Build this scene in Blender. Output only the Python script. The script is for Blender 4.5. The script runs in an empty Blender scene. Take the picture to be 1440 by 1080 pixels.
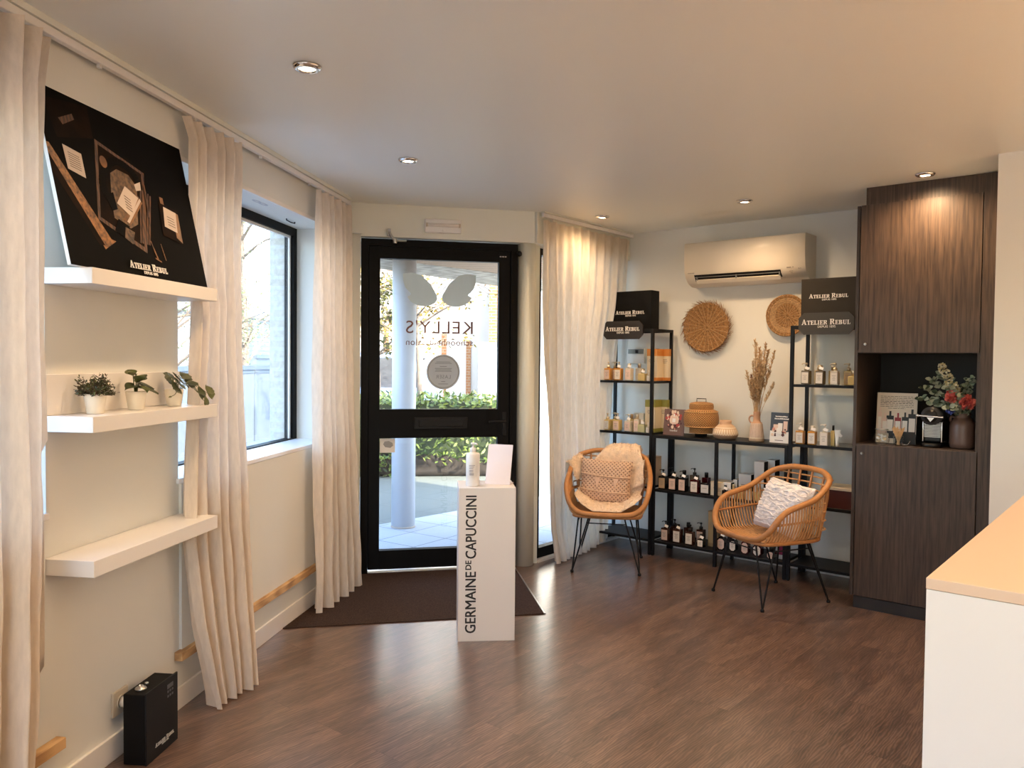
import bpy, bmesh, math, random
from mathutils import Matrix, Vector, noise
random.seed(11)
PI = math.pi
D = bpy.data
SC = bpy.context.scene
COL = SC.collection
H = 2.57            # ceiling height

# ------------------------------------------------------------------ frames
# local x runs along a wall (to the right when facing it), local y goes into the wall, z is up
def frame(x, y, deg):
    return Matrix.Translation((x, y, 0)) @ Matrix.Rotation(math.radians(90 - deg), 4, 'Z')
A_L, A_D, A_W = 8.0556, 77.8743, 39.8077
FR = {
    'L': frame(-1.8903, 0.0, A_L),
    'D': frame(0.0, 5.7323, A_D),
    'W': frame(0.1890, 5.8516, A_W),
    'B': frame(0.9988, 6.6868, A_W + 90),
    'G': Matrix.Identity(4),
}
def place(o, fr, s, off, z, rot=0.0):
    o.matrix_world = FR[fr] @ Matrix.Translation((s, -off, z)) @ Matrix.Rotation(math.radians(rot), 4, 'Z')
def wpt(fr, s, off, z=0.0):
    return FR[fr] @ Vector((s, -off, z))

# ------------------------------------------------------------------ mesh builder
class MB:
    def __init__(self):
        self.v = []; self.f = []; self.m = []; self.s = []
    def add(self, vs, fs, m=0, smooth=False):
        b = len(self.v)
        self.v.extend(tuple(p) for p in vs)
        for f in fs:
            self.f.append(tuple(b + i for i in f)); self.m.append(m)
        self.s.extend(smooth if isinstance(smooth, list) else [smooth] * len(fs))
        return self
    def box(self, c, s, m=0, bev=0.0, rot=None, seg=2):
        x, y, z = (k / 2 for k in s)
        if bev > 0:
            bm = bmesh.new(); bmesh.ops.create_cube(bm, size=1.0)
            for q in bm.verts: q.co = Vector((q.co.x * s[0], q.co.y * s[1], q.co.z * s[2]))
            bmesh.ops.bevel(bm, geom=list(bm.edges), offset=min(bev, min(s) * .49), segments=seg, affect='EDGES', profile=.5)
            bm.verts.index_update()
            bm.normal_update()
            vs = [q.co.copy() for q in bm.verts]; fs = [[q.index for q in f.verts] for f in bm.faces]
            sm = [max(abs(f.normal.x), abs(f.normal.y), abs(f.normal.z)) < .999 for f in bm.faces]; bm.free()
        else:
            vs = [Vector(p) for p in ((-x, -y, -z), (x, -y, -z), (x, y, -z), (-x, y, -z), (-x, -y, z), (x, -y, z), (x, y, z), (-x, y, z))]
            fs = [(0, 3, 2, 1), (4, 5, 6, 7), (0, 1, 5, 4), (1, 2, 6, 5), (2, 3, 7, 6), (3, 0, 4, 7)]
            sm = False
        if rot is not None: vs = [rot @ p for p in vs]
        c = Vector(c)
        return self.add([p + c for p in vs], fs, m, sm)
    def bx(self, x0, x1, y0, y1, z0, z1, m=0, bev=0.0):
        return self.box(((x0 + x1) / 2, (y0 + y1) / 2, (z0 + z1) / 2), (abs(x1 - x0), abs(y1 - y0), abs(z1 - z0)), m, bev)
    def lathe(self, prof, c=(0, 0, 0), seg=24, m=0, smooth=True, axis=None, ms=None):
        vs = []; fs = []
        n = len(prof)
        for r, z in prof:
            for k in range(seg):
                a = 2 * PI * k / seg
                vs.append(Vector((r * math.cos(a), r * math.sin(a), z)))
        if axis is not None: vs = [axis @ p for p in vs]
        c = Vector(c)
        vs = [p + c for p in vs]
        base = len(self.v); self.v.extend(tuple(p) for p in vs)
        for i in range(n - 1):
            for k in range(seg):
                k2 = (k + 1) % seg
                self.f.append((base + i * seg + k, base + i * seg + k2, base + (i + 1) * seg + k2, base + (i + 1) * seg + k))
                self.m.append(ms[i] if ms else m); self.s.append(smooth)
        for i, rev in ((0, True), (n - 1, False)):
            if prof[i][0] > 1e-5:
                q = [base + i * seg + k for k in range(seg)]
                self.f.append(tuple(reversed(q)) if rev else tuple(q)); self.m.append((ms[0] if rev else ms[-1]) if ms else m); self.s.append(False)
        return self
    def tube(self, path, r=0.01, seg=8, closed=False, m=0, flat=1.0):
        P = [Vector(p) for p in path]; n = len(P)
        rs = r if isinstance(r, (list, tuple)) else [r] * n
        T = []
        for i in range(n):
            a = P[(i - 1) % n] if (closed or i > 0) else P[i]
            b = P[(i + 1) % n] if (closed or i < n - 1) else P[i]
            t = (b - a)
            T.append(t.normalized() if t.length > 1e-9 else Vector((0, 0, 1)))
        up = Vector((0, 0, 1)) if abs(T[0].z) < .9 else Vector((1, 0, 0))
        N = (up - T[0] * up.dot(T[0])).normalized()
        vs = []
        for i in range(n):
            N = (N - T[i] * N.dot(T[i]))
            if N.length < 1e-6: N = T[i].orthogonal()
            N.normalize(); B = T[i].cross(N)
            for k in range(seg):
                a = 2 * PI * k / seg
                vs.append(P[i] + N * (math.cos(a) * rs[i]) + B * (math.sin(a) * rs[i] * flat))
        fs = []
        for i in range(n if closed else n - 1):
            j = (i + 1) % n
            for k in range(seg):
                k2 = (k + 1) % seg
                fs.append((i * seg + k, i * seg + k2, j * seg + k2, j * seg + k))
        self.add(vs, fs, m, True)
        if not closed:
            self.add(vs[:seg], [tuple(reversed(range(seg)))], m); self.add(vs[-seg:], [tuple(range(seg))], m)
        return self
    def cyl(self, a, b, r, seg=16, m=0, r2=None):
        return self.tube([a, b], [r, r if r2 is None else r2], seg, m=m)
    def prism(self, poly, y0, y1, m=0, smooth=False, tr=None):
        """poly in the xz plane, extruded from y0 (front) to y1 (back)"""
        n = len(poly)
        vs = [Vector((x, y0, z)) for x, z in poly] + [Vector((x, y1, z)) for x, z in poly]
        if tr is not None: vs = [tr @ p for p in vs]
        fs = [tuple(range(n)), tuple(reversed(range(n, 2 * n)))]
        b = len(self.v)
        self.add(vs, fs, m, False)
        for i in range(n):
            j = (i + 1) % n
            self.f.append((b + i, b + n + i, b + n + j, b + j)); self.m.append(m); self.s.append(smooth)
        return self
    def ball(self, c, r, seg=16, rings=10, m=0, sc=(1, 1, 1), fn=None):
        vs = []; fs = []
        c = Vector(c)
        for i in range(rings + 1):
            t = PI * i / rings
            for k in range(seg):
                a = 2 * PI * k / seg
                d = Vector((math.sin(t) * math.cos(a), math.sin(t) * math.sin(a), math.cos(t)))
                q = fn(d) if fn else 1.0
                vs.append(c + Vector((d.x * sc[0], d.y * sc[1], d.z * sc[2])) * (r * q))
        for i in range(rings):
            for k in range(seg):
                k2 = (k + 1) % seg
                fs.append((i * seg + k, (i + 1) * seg + k, (i + 1) * seg + k2, i * seg + k2))
        return self.add(vs, fs, m, True)
    def grid(self, fn, nu, nv, m=0, smooth=True, closed_u=False):
        vs = [fn(i / (nu - (0 if closed_u else 1)), j / (nv - 1)) for j in range(nv) for i in range(nu)]
        fs = []
        for j in range(nv - 1):
            for i in range(nu if closed_u else nu - 1):
                i2 = (i + 1) % nu
                fs.append((j * nu + i, j * nu + i2, (j + 1) * nu + i2, (j + 1) * nu + i))
        return self.add(vs, fs, m, smooth)
    def leaf(self, p, d, nrm, L, W, m=0, fold=.15):
        d = Vector(d).normalized(); nrm = Vector(nrm)
        side = d.cross(nrm)
        if side.length < 1e-4: side = d.orthogonal()
        side.normalize(); up = side.cross(d)
        p = Vector(p)
        a = p + d * L * .45 + side * W * .5 + up * fold * W
        b = p + d * L * .45 - side * W * .5 + up * fold * W
        a2 = p + d * L * .8 + side * W * .32 + up * fold * W * .5
        b2 = p + d * L * .8 - side * W * .32 + up * fold * W * .5
        c = p + d * L * .45; c2 = p + d * L * .8; t = p + d * L
        return self.add([p, a, c, b, a2, c2, b2, t], [(0, 1, 2), (0, 2, 3), (1, 4, 5, 2), (2, 5, 6, 3), (4, 7, 5), (5, 7, 6)], m, True)
    def xf(self, M):
        self.v = [tuple(M @ Vector(p)) for p in self.v]; return self
    def join(self, o, M=None):
        b = len(self.v)
        self.v.extend(tuple(M @ Vector(p)) if M else p for p in o.v)
        self.f.extend(tuple(b + i for i in f) for f in o.f); self.m.extend(o.m); self.s.extend(o.s)
        return self
    def mesh(self, name, mats, recalc=True):
        me = D.meshes.new(name)
        me.from_pydata(self.v, [], self.f)
        me.polygons.foreach_set('material_index', self.m)
        me.polygons.foreach_set('use_smooth', self.s)
        for m in (mats if isinstance(mats, (list, tuple)) else [mats]): me.materials.append(m)
        if recalc:
            bm = bmesh.new(); bm.from_mesh(me); bmesh.ops.recalc_face_normals(bm, faces=list(bm.faces)); bm.to_mesh(me); bm.free()
        me.update()
        return me

# ------------------------------------------------------------------ objects
def tag(o, label=None, cat=None, group=None, kind=None):
    if label: o['label'] = label
    if cat: o['category'] = cat
    if group: o['group'] = group
    if kind: o['kind'] = kind
    return o
def thing(name, label, cat, fr, s, off, z, rot=0, group=None):
    o = D.objects.new(name, None); COL.objects.link(o)
    o.empty_display_size = .05
    place(o, fr, s, off, z, rot)
    return tag(o, label, cat, group)
def part(name, mb, mats, parent, label=None, loc=None, recalc=True):
    o = D.objects.new(name, mb.mesh(name, mats, recalc)); COL.objects.link(o); o.parent = parent
    if loc: o.location = loc
    if label: o['label'] = label
    return o
def solo(name, label, cat, mb, mats, fr, s, off, z, rot=0, group=None, kind=None, recalc=True):
    o = D.objects.new(name, mb.mesh(name, mats, recalc)); COL.objects.link(o)
    place(o, fr, s, off, z, rot)
    return tag(o, label, cat, group, kind)
def struct(name, mb, mats, fr='G', recalc=True, parent=None):
    o = D.objects.new(name, mb.mesh(name, mats, recalc)); COL.objects.link(o)
    if parent is not None: o.parent = parent
    else:
        place(o, fr, 0, 0, 0); o['kind'] = 'structure'
    return o
def dup(root, fr, s, off, z, rot=0, label=None, group=None):
    r = root.copy(); COL.objects.link(r); place(r, fr, s, off, z, rot)
    if label: r['label'] = label
    if group: r['group'] = group
    for ch in list(root.children):
        c = ch.copy(); COL.objects.link(c); c.parent = r
        for g in list(ch.children):
            d = g.copy(); COL.objects.link(d); d.parent = c
    return r

# ------------------------------------------------------------------ lettering
def text_mb(s, size, depth=.001, mirror=False, align='LEFT', spacing=1.0, m=0, bold=0.0):
    """text standing in the xz plane facing -y, baseline at z=0"""
    cu = D.curves.new('t', 'FONT'); cu.body = s; cu.size = size; cu.extrude = depth / 2; cu.align_x = align
    cu.space_character = spacing; cu.resolution_u = 3; cu.offset = bold
    ob = D.objects.new('t', cu); COL.objects.link(ob)
    dg = bpy.context.evaluated_depsgraph_get()
    me = ob.evaluated_get(dg).to_mesh()
    mb = MB()
    sx = -1 if mirror else 1
    mb.add([(v.co.x * sx, -v.co.z, v.co.y) for v in me.vertices], [tuple(p.vertices) for p in me.polygons], m)
    ob.evaluated_get(dg).to_mesh_clear()
    D.objects.remove(ob); D.curves.remove(cu)
    return mb
def fit(mb, w=None, h=None, cx=0, z0=0):
    xs = [p[0] for p in mb.v]; zs = [p[2] for p in mb.v]
    kx = w / (max(xs) - min(xs)) if w else 1
    kz = h / (max(zs) - min(zs)) if h else kx
    if not w: kx = kz
    mx = (max(xs) + min(xs)) / 2; mz = min(zs)
    mb.v = [((p[0] - mx) * kx + cx, p[1], (p[2] - mz) * kz + z0) for p in mb.v]
    return mb
GL = {  # slab-serif capitals on a unit height: (width, polygons)
 'A': (.92, [[(.10, .05), (.20, .05), (.46, .86), (.40, .98)], [(.40, .98), (.52, 1), (.86, .05), (.64, .05)], [(.26, .28), (.62, .28), (.60, .38), (.30, .38)], [(0, 0), (.32, 0), (.32, .07), (0, .07)], [(.54, 0), (.94, 0), (.94, .07), (.54, .07)]]),
 'T': (.80, [[(.30, 0), (.52, 0), (.52, 1), (.30, 1)], [(0, .90), (.82, .90), (.82, 1), (0, 1)], [(0, .70), (.08, .70), (.08, .9), (0, .9)], [(.74, .70), (.82, .70), (.82, .9), (.74, .9)], [(.18, 0), (.64, 0), (.64, .07), (.18, .07)]]),
 'E': (.74, [[(.10, 0), (.32, 0), (.32, 1), (.10, 1)], [(0, 0), (.72, 0), (.72, .09), (0, .09)], [(0, .91), (.70, .91), (.70, 1), (0, 1)], [(.32, .47), (.54, .47), (.54, .55), (.32, .55)], [(.64, .09), (.72, .09), (.72, .30), (.64, .24)], [(.62, .74), (.70, .72), (.70, .91), (.62, .91)], [(.50, .36), (.56, .36), (.56, .66), (.50, .66)]]),
 'L': (.72, [[(.10, 0), (.32, 0), (.32, 1), (.10, 1)], [(0, 0), (.70, 0), (.70, .09), (0, .09)], [(0, .93), (.44, .93), (.44, 1), (0, 1)], [(.62, .09), (.70, .09), (.70, .36), (.62, .28)]]),
 'I': (.44, [[(.10, 0), (.32, 0), (.32, 1), (.10, 1)], [(0, 0), (.42, 0), (.42, .07), (0, .07)], [(0, .93), (.42, .93), (.42, 1), (0, 1)]]),
 'R': (.88, [[(.10, 0), (.32, 0), (.32, 1), (.10, 1)], [(0, 0), (.42, 0), (.42, .07), (0, .07)], [(0, .91), (.58, .91), (.70, 1), (0, 1)], [(.52, .96), (.70, .98), (.78, .80), (.76, .62), (.62, .50), (.52, .55)], [(.32, .46), (.62, .46), (.62, .55), (.32, .55)], [(.40, .48), (.60, .50), (.84, .07), (.90, 0), (.66, 0)]]),
 'B': (.82, [[(.10, 0), (.32, 0), (.32, 1), (.10, 1)], [(0, 0), (.60, 0), (.60, .09), (0, .09)], [(0, .91), (.56, .91), (.56, 1), (0, 1)], [(.32, .47), (.58, .47), (.58, .55), (.32, .55)], [(.50, 0), (.66, .02), (.78, .16), (.78, .36), (.64, .52), (.50, .50)], [(.48, .52), (.62, .54), (.72, .66), (.72, .86), (.62, .98), (.48, 1)]]),
 'U': (.90, [[(.10, .25), (.32, .25), (.32, 1), (.10, 1)], [(.66, .25), (.76, .25), (.76, 1), (.66, 1)], [(.10, .26), (.32, .26), (.38, .12), (.60, .12), (.66, .26), (.76, .26), (.70, .06), (.56, -.02), (.34, -.02), (.16, .06)], [(0, .93), (.42, .93), (.42, 1), (0, 1)], [(.56, .93), (.86, .93), (.86, 1), (.56, 1)]]),
 ' ': (.42, []),
}
def slab(s, w, small=.78, depth=.0015, m=0):
    """slab serif small-capital line, centred on x=0, baseline z=0, total width w, in the xz plane facing -y"""
    mb = MB(); x = 0.0; first = True
    for ch in s:
        k = 1.0 if first else small
        gw, polys = GL[ch]
        for p in polys: mb.prism([(x + a * k, b * k) for a, b in p], -depth, 0, m)
        x += (gw + .08) * k
        first = ch == ' '
    k = w / x
    mb.v = [((p[0] - x / 2) * k, p[1], p[2] * k) for p in mb.v]
    return mb
def logo(w, m=0, depth=.0015):
    mb = slab('ATELIER REBUL', w, m=m, depth=depth)
    t = fit(text_mb('DEPUIS 1895', .1, depth, m=m), w=w * .36, cx=w * .02)
    hgt = max(p[2] for p in t.v)
    mb.join(t, Matrix.Translation((0, -depth / 2, -hgt - w * .018)))
    return mb

# ------------------------------------------------------------------ splines
def catmull(P, n=8, closed=False):
    P = [Vector(p) for p in P]; out = []
    N = len(P)
    for i in range(N if closed else N - 1):
        if closed: a, b, c, d = P[(i - 1) % N], P[i], P[(i + 1) % N], P[(i + 2) % N]
        else: a, b, c, d = P[max(i - 1, 0)], P[i], P[i + 1], P[min(i + 2, N - 1)]
        for k in range(n):
            t = k / n
            out.append(.5 * ((2 * b) + (c - a) * t + (2 * a - 5 * b + 4 * c - d) * t * t + (3 * b - a - 3 * c + d) * t ** 3))
    if not closed: out.append(P[-1])
    return out
def interp(tab, x):
    if x <= tab[0][0]: return tab[0][1]
    for (a, p), (b, q) in zip(tab, tab[1:]):
        if x <= b: return p + (q - p) * (x - a) / (b - a)
    return tab[-1][1]

# ------------------------------------------------------------------ materials
def newmat(name):
    m = D.materials.new(name); m.use_nodes = True
    nt = m.node_tree; b = nt.nodes['Principled BSDF']
    return m, nt, b
def N(nt, t, **k):
    n = nt.nodes.new(t)
    for a, v in k.items():
        if a in n.inputs.keys(): n.inputs[a].default_value = v
        else: setattr(n, a, v)
    return n
def rgb(c): return (c[0], c[1], c[2], 1.0)
def pm(name, col, rough=.5, metal=0.0, var=.06, scale=8.0, bump=0.0, bscale=None, stretch=(1, 1, 1), spec=.5, sheen=0.0, coat=0.0, sss=0.0):
    """principled material whose colour wanders a little with a noise texture"""
    m, nt, b = newmat(name)
    tc = N(nt, 'ShaderNodeTexCoord'); mp = N(nt, 'ShaderNodeMapping'); mp.inputs['Scale'].default_value = stretch
    nt.links.new(tc.outputs['Object'], mp.inputs['Vector'])
    nz = N(nt, 'ShaderNodeTexNoise', Scale=scale, Detail=4.0); nt.links.new(mp.outputs[0], nz.inputs['Vector'])
    cr = N(nt, 'ShaderNodeValToRGB')
    lo = tuple(max(0, c * (1 - var)) for c in col); hi = tuple(min(1, c * (1 + var)) for c in col)
    cr.color_ramp.elements[0].position = .3; cr.color_ramp.elements[1].position = .7
    cr.color_ramp.elements[0].color = rgb(lo); cr.color_ramp.elements[1].color = rgb(hi)
    nt.links.new(nz.outputs['Fac'], cr.inputs[0]); nt.links.new(cr.outputs[0], b.inputs['Base Color'])
    b.inputs['Roughness'].default_value = rough; b.inputs['Metallic'].default_value = metal
    b.inputs['Specular IOR Level'].default_value = spec
    if sheen: b.inputs['Sheen Weight'].default_value = sheen
    if coat: b.inputs['Coat Weight'].default_value = coat
    if sss:
        b.inputs['Subsurface Weight'].default_value = sss; b.inputs['Subsurface Radius'].default_value = (.02, .015, .01)
    if bump:
        n2 = nz
        if bscale:
            n2 = N(nt, 'ShaderNodeTexNoise', Scale=bscale, Detail=5.0); nt.links.new(mp.outputs[0], n2.inputs['Vector'])
        bp = N(nt, 'ShaderNodeBump', Strength=bump, Distance=.01); nt.links.new(n2.outputs['Fac'], bp.inputs['Height']); nt.links.new(bp.outputs[0], b.inputs['Normal'])
    return m
def thin_glass(name, tint=(1, 1, 1), refl=1.0, ior=1.45):
    """a thin pane: clear transmission plus fresnel reflection"""
    m, nt, b = newmat(name); nt.nodes.remove(b)
    out = nt.nodes['Material Output']
    tr = N(nt, 'ShaderNodeBsdfTransparent'); tr.inputs[0].default_value = rgb(tint)
    gl = N(nt, 'ShaderNodeBsdfGlossy'); gl.inputs['Roughness'].default_value = .01
    fr = N(nt, 'ShaderNodeFresnel', IOR=ior)
    ge = N(nt, 'ShaderNodeNewGeometry'); mr = N(nt, 'ShaderNodeMapRange'); mr.inputs['To Min'].default_value = ior; mr.inputs['To Max'].default_value = 1 / ior
    nt.links.new(ge.outputs['Backfacing'], mr.inputs[0]); nt.links.new(mr.outputs[0], fr.inputs['IOR'])
    mul = N(nt, 'ShaderNodeMath', operation='MULTIPLY'); mul.inputs[1].default_value = refl
    mx = N(nt, 'ShaderNodeMixShader')
    nt.links.new(fr.outputs[0], mul.inputs[0]); nt.links.new(mul.outputs[0], mx.inputs[0])
    nt.links.new(tr.outputs[0], mx.inputs[1]); nt.links.new(gl.outputs[0], mx.inputs[2]); nt.links.new(mx.outputs[0], out.inputs[0])
    return m
def emis(name, col, k):
    m, nt, b = newmat(name)
    b.inputs['Base Color'].default_value = rgb(col); b.inputs['Emission Color'].default_value = rgb(col); b.inputs['Emission Strength'].default_value = k
    return m
def fabric(name, col, trans=.35, bump=.25, scale=60):
    m, nt, b = newmat(name)
    out = nt.nodes['Material Output']
    tc = N(nt, 'ShaderNodeTexCoord')
    mp = N(nt, 'ShaderNodeMapping'); mp.inputs['Scale'].default_value = (1, 1, .25)
    nt.links.new(tc.outputs['Object'], mp.inputs[0])
    nz = N(nt, 'ShaderNodeTexNoise', Scale=scale, Detail=6.0); nt.links.new(mp.outputs[0], nz.inputs['Vector'])
    cr = N(nt, 'ShaderNodeValToRGB'); cr.color_ramp.elements[0].position = .3; cr.color_ramp.elements[1].position = .7
    cr.color_ramp.elements[0].color = rgb([c * .92 for c in col]); cr.color_ramp.elements[1].color = rgb([min(1, c * 1.05) for c in col])
    nt.links.new(nz.outputs['Fac'], cr.inputs[0]); nt.links.new(cr.outputs[0], b.inputs['Base Color'])
    b.inputs['Roughness'].default_value = .85; b.inputs['Specular IOR Level'].default_value = .15; b.inputs['Sheen Weight'].default_value = .15
    tl = N(nt, 'ShaderNodeBsdfTranslucent'); nt.links.new(cr.outputs[0], tl.inputs[0])
    mx = N(nt, 'ShaderNodeMixShader'); mx.inputs[0].default_value = trans
    nt.links.new(b.outputs[0], mx.inputs[1]); nt.links.new(tl.outputs[0], mx.inputs[2]); nt.links.new(mx.outputs[0], out.inputs[0])
    n2 = N(nt, 'ShaderNodeTexNoise', Scale=7.0, Detail=8.0); nt.links.new(tc.outputs['Object'], n2.inputs['Vector'])
    bp = N(nt, 'ShaderNodeBump', Strength=bump, Distance=.02); nt.links.new(n2.outputs['Fac'], bp.inputs['Height'])
    nt.links.new(bp.outputs[0], b.inputs['Normal']); nt.links.new(bp.outputs[0], tl.inputs['Normal'])
    return m
def wood(name, dark, light, scale=3.0, ang=0.0, stretch=(14, 14, 1), rough=.5, bump=.15, contrast=.5, wave=.35):
    """straight grain with a few cathedral arches; grain runs along local z"""
    m, nt, b = newmat(name)
    tc = N(nt, 'ShaderNodeTexCoord'); mp = N(nt, 'ShaderNodeMapping'); mp.inputs['Scale'].default_value = stretch
    nt.links.new(tc.outputs['Object'], mp.inputs[0])
    n1 = N(nt, 'ShaderNodeTexNoise', Scale=scale, Detail=8.0, Distortion=.3); nt.links.new(mp.outputs[0], n1.inputs['Vector'])
    mp2 = N(nt, 'ShaderNodeMapping'); mp2.inputs['Scale'].default_value = (stretch[0] * .35, stretch[1] * .35, stretch[2] * .45)
    nt.links.new(tc.outputs['Object'], mp2.inputs[0])
    wv = N(nt, 'ShaderNodeTexWave', Scale=2.2, Distortion=9.0, Detail=3.0); wv.bands_direction = 'X'; wv.inputs['Detail Scale'].default_value = .8
    nt.links.new(mp2.outputs[0], wv.inputs['Vector'])
    mx = N(nt, 'ShaderNodeMath', operation='MULTIPLY_ADD'); mx.inputs[1].default_value = wave; nt.links.new(wv.outputs['Fac'], mx.inputs[0])
    m2 = N(nt, 'ShaderNodeMath', operation='MULTIPLY'); m2.inputs[1].default_value = 1.1 - wave; nt.links.new(n1.outputs['Fac'], m2.inputs[0]); nt.links.new(m2.outputs[0], mx.inputs[2])
    cr = N(nt, 'ShaderNodeValToRGB'); e = cr.color_ramp.elements
    e[0].position = .5 - contrast * .4; e[1].position = .5 + contrast * .4; e[0].color = rgb(dark); e[1].color = rgb(light)
    nt.links.new(mx.outputs[0], cr.inputs[0]); nt.links.new(cr.outputs[0], b.inputs['Base Color'])
    b.inputs['Roughness'].default_value = rough
    bp = N(nt, 'ShaderNodeBump', Strength=bump, Distance=.004); nt.links.new(mx.outputs[0], bp.inputs['Height']); nt.links.new(bp.outputs[0], b.inputs['Normal'])
    return m
def floor_mat():
    m, nt, b = newmat('vinyl_plank_floor')
    tc = N(nt, 'ShaderNodeTexCoord'); mp = N(nt, 'ShaderNodeMapping')
    mp.inputs['Rotation'].default_value = (0, 0, -math.radians(90 - A_W))
    nt.links.new(tc.outputs['Object'], mp.inputs[0])
    br = N(nt, 'ShaderNodeTexBrick', offset=.37, squash=1.0); br.inputs['Scale'].default_value = 1.0
    br.inputs['Brick Width'].default_value = 1.22; br.inputs['Row Height'].default_value = .18; br.inputs['Mortar Size'].default_value = .0012; br.inputs['Mortar Smooth'].default_value = .4
    br.inputs['Color1'].default_value = (0, 0, 0, 1); br.inputs['Color2'].default_value = (1, 1, 1, 1); br.inputs['Mortar'].default_value = (.5, .5, .5, 1); br.inputs['Bias'].default_value = 0
    nt.links.new(mp.outputs[0], br.inputs['Vector'])
    # per plank offset of the grain
    sep = N(nt, 'ShaderNodeSeparateXYZ'); nt.links.new(mp.outputs[0], sep.inputs[0])
    off = N(nt, 'ShaderNodeMath', operation='MULTIPLY'); off.inputs[1].default_value = 9.7; nt.links.new(br.outputs['Color'], off.inputs[0])
    cmb = N(nt, 'ShaderNodeCombineXYZ'); nt.links.new(sep.outputs[0], cmb.inputs[0]); nt.links.new(sep.outputs[1], cmb.inputs[1]); nt.links.new(off.outputs[0], cmb.inputs[2])
    ms = N(nt, 'ShaderNodeMapping'); ms.inputs['Scale'].default_value = (2.2, 15, 1); nt.links.new(cmb.outputs[0], ms.inputs[0])
    n1 = N(nt, 'ShaderNodeTexNoise', Scale=2.6, Detail=9.0, Distortion=1.1); n1.inputs['Roughness'].default_value = .66; nt.links.new(ms.outputs[0], n1.inputs['Vector'])
    ms2 = N(nt, 'ShaderNodeMapping'); ms2.inputs['Scale'].default_value = (1.3, 5.5, 1); nt.links.new(cmb.outputs[0], ms2.inputs[0])
    n2 = N(nt, 'ShaderNodeTexNoise', Scale=1.7, Detail=3.0, Distortion=.6); nt.links.new(ms2.outputs[0], n2.inputs['Vector'])
    wv = N(nt, 'ShaderNodeTexWave', Scale=5.0, Distortion=11.0, Detail=2.5); wv.bands_direction = 'Y'; nt.links.new(ms2.outputs[0], wv.inputs['Vector'])
    a1 = N(nt, 'ShaderNodeMath', operation='MULTIPLY_ADD'); a1.inputs[1].default_value = .16; nt.links.new(wv.outputs['Fac'], a1.inputs[0])
    a0 = N(nt, 'ShaderNodeMath', operation='MULTIPLY'); a0.inputs[1].default_value = .55; nt.links.new(n1.outputs['Fac'], a0.inputs[0]); nt.links.new(a0.outputs[0], a1.inputs[2])
    a2 = N(nt, 'ShaderNodeMath', operation='MULTIPLY_ADD'); a2.inputs[1].default_value = .42; nt.links.new(n2.outputs['Fac'], a2.inputs[0]); nt.links.new(a1.outputs[0], a2.inputs[2])
    a3 = N(nt, 'ShaderNodeMath', operation='MULTIPLY_ADD'); a3.inputs[1].default_value = .07; nt.links.new(br.outputs['Color'], a3.inputs[0]); nt.links.new(a2.outputs[0], a3.inputs[2])
    cr = N(nt, 'ShaderNodeValToRGB'); e = cr.color_ramp.elements
    e[0].position = .43; e[0].color = (.050, .027, .0185, 1); e[1].position = .80; e[1].color = (.255, .160, .112, 1)
    k = cr.color_ramp.elements.new(.6); k.color = (.118, .067, .047, 1)
    nt.links.new(a3.outputs[0], cr.inputs[0])
    dk = N(nt, 'ShaderNodeMixRGB', blend_type='MULTIPLY'); dk.inputs[2].default_value = (.45, .42, .4, 1)
    nt.links.new(br.outputs['Fac'], dk.inputs[0]); nt.links.new(cr.outputs[0], dk.inputs[1]); nt.links.new(dk.outputs[0], b.inputs['Base Color'])
    rr = N(nt, 'ShaderNodeMapRange'); rr.inputs['To Min'].default_value = .26; rr.inputs['To Max'].default_value = .40
    nt.links.new(n1.outputs['Fac'], rr.inputs[0]); nt.links.new(rr.outputs[0], b.inputs['Roughness'])
    b.inputs['Specular IOR Level'].default_value = .9
    b.inputs['Coat Weight'].default_value = .75; b.inputs['Coat Roughness'].default_value = .22; b.inputs['Coat IOR'].default_value = 1.5
    bp = N(nt, 'ShaderNodeBump', Strength=.10, Distance=.002); nt.links.new(a1.outputs[0], bp.inputs['Height']); nt.links.new(bp.outputs[0], b.inputs['Normal'])
    return m
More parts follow.
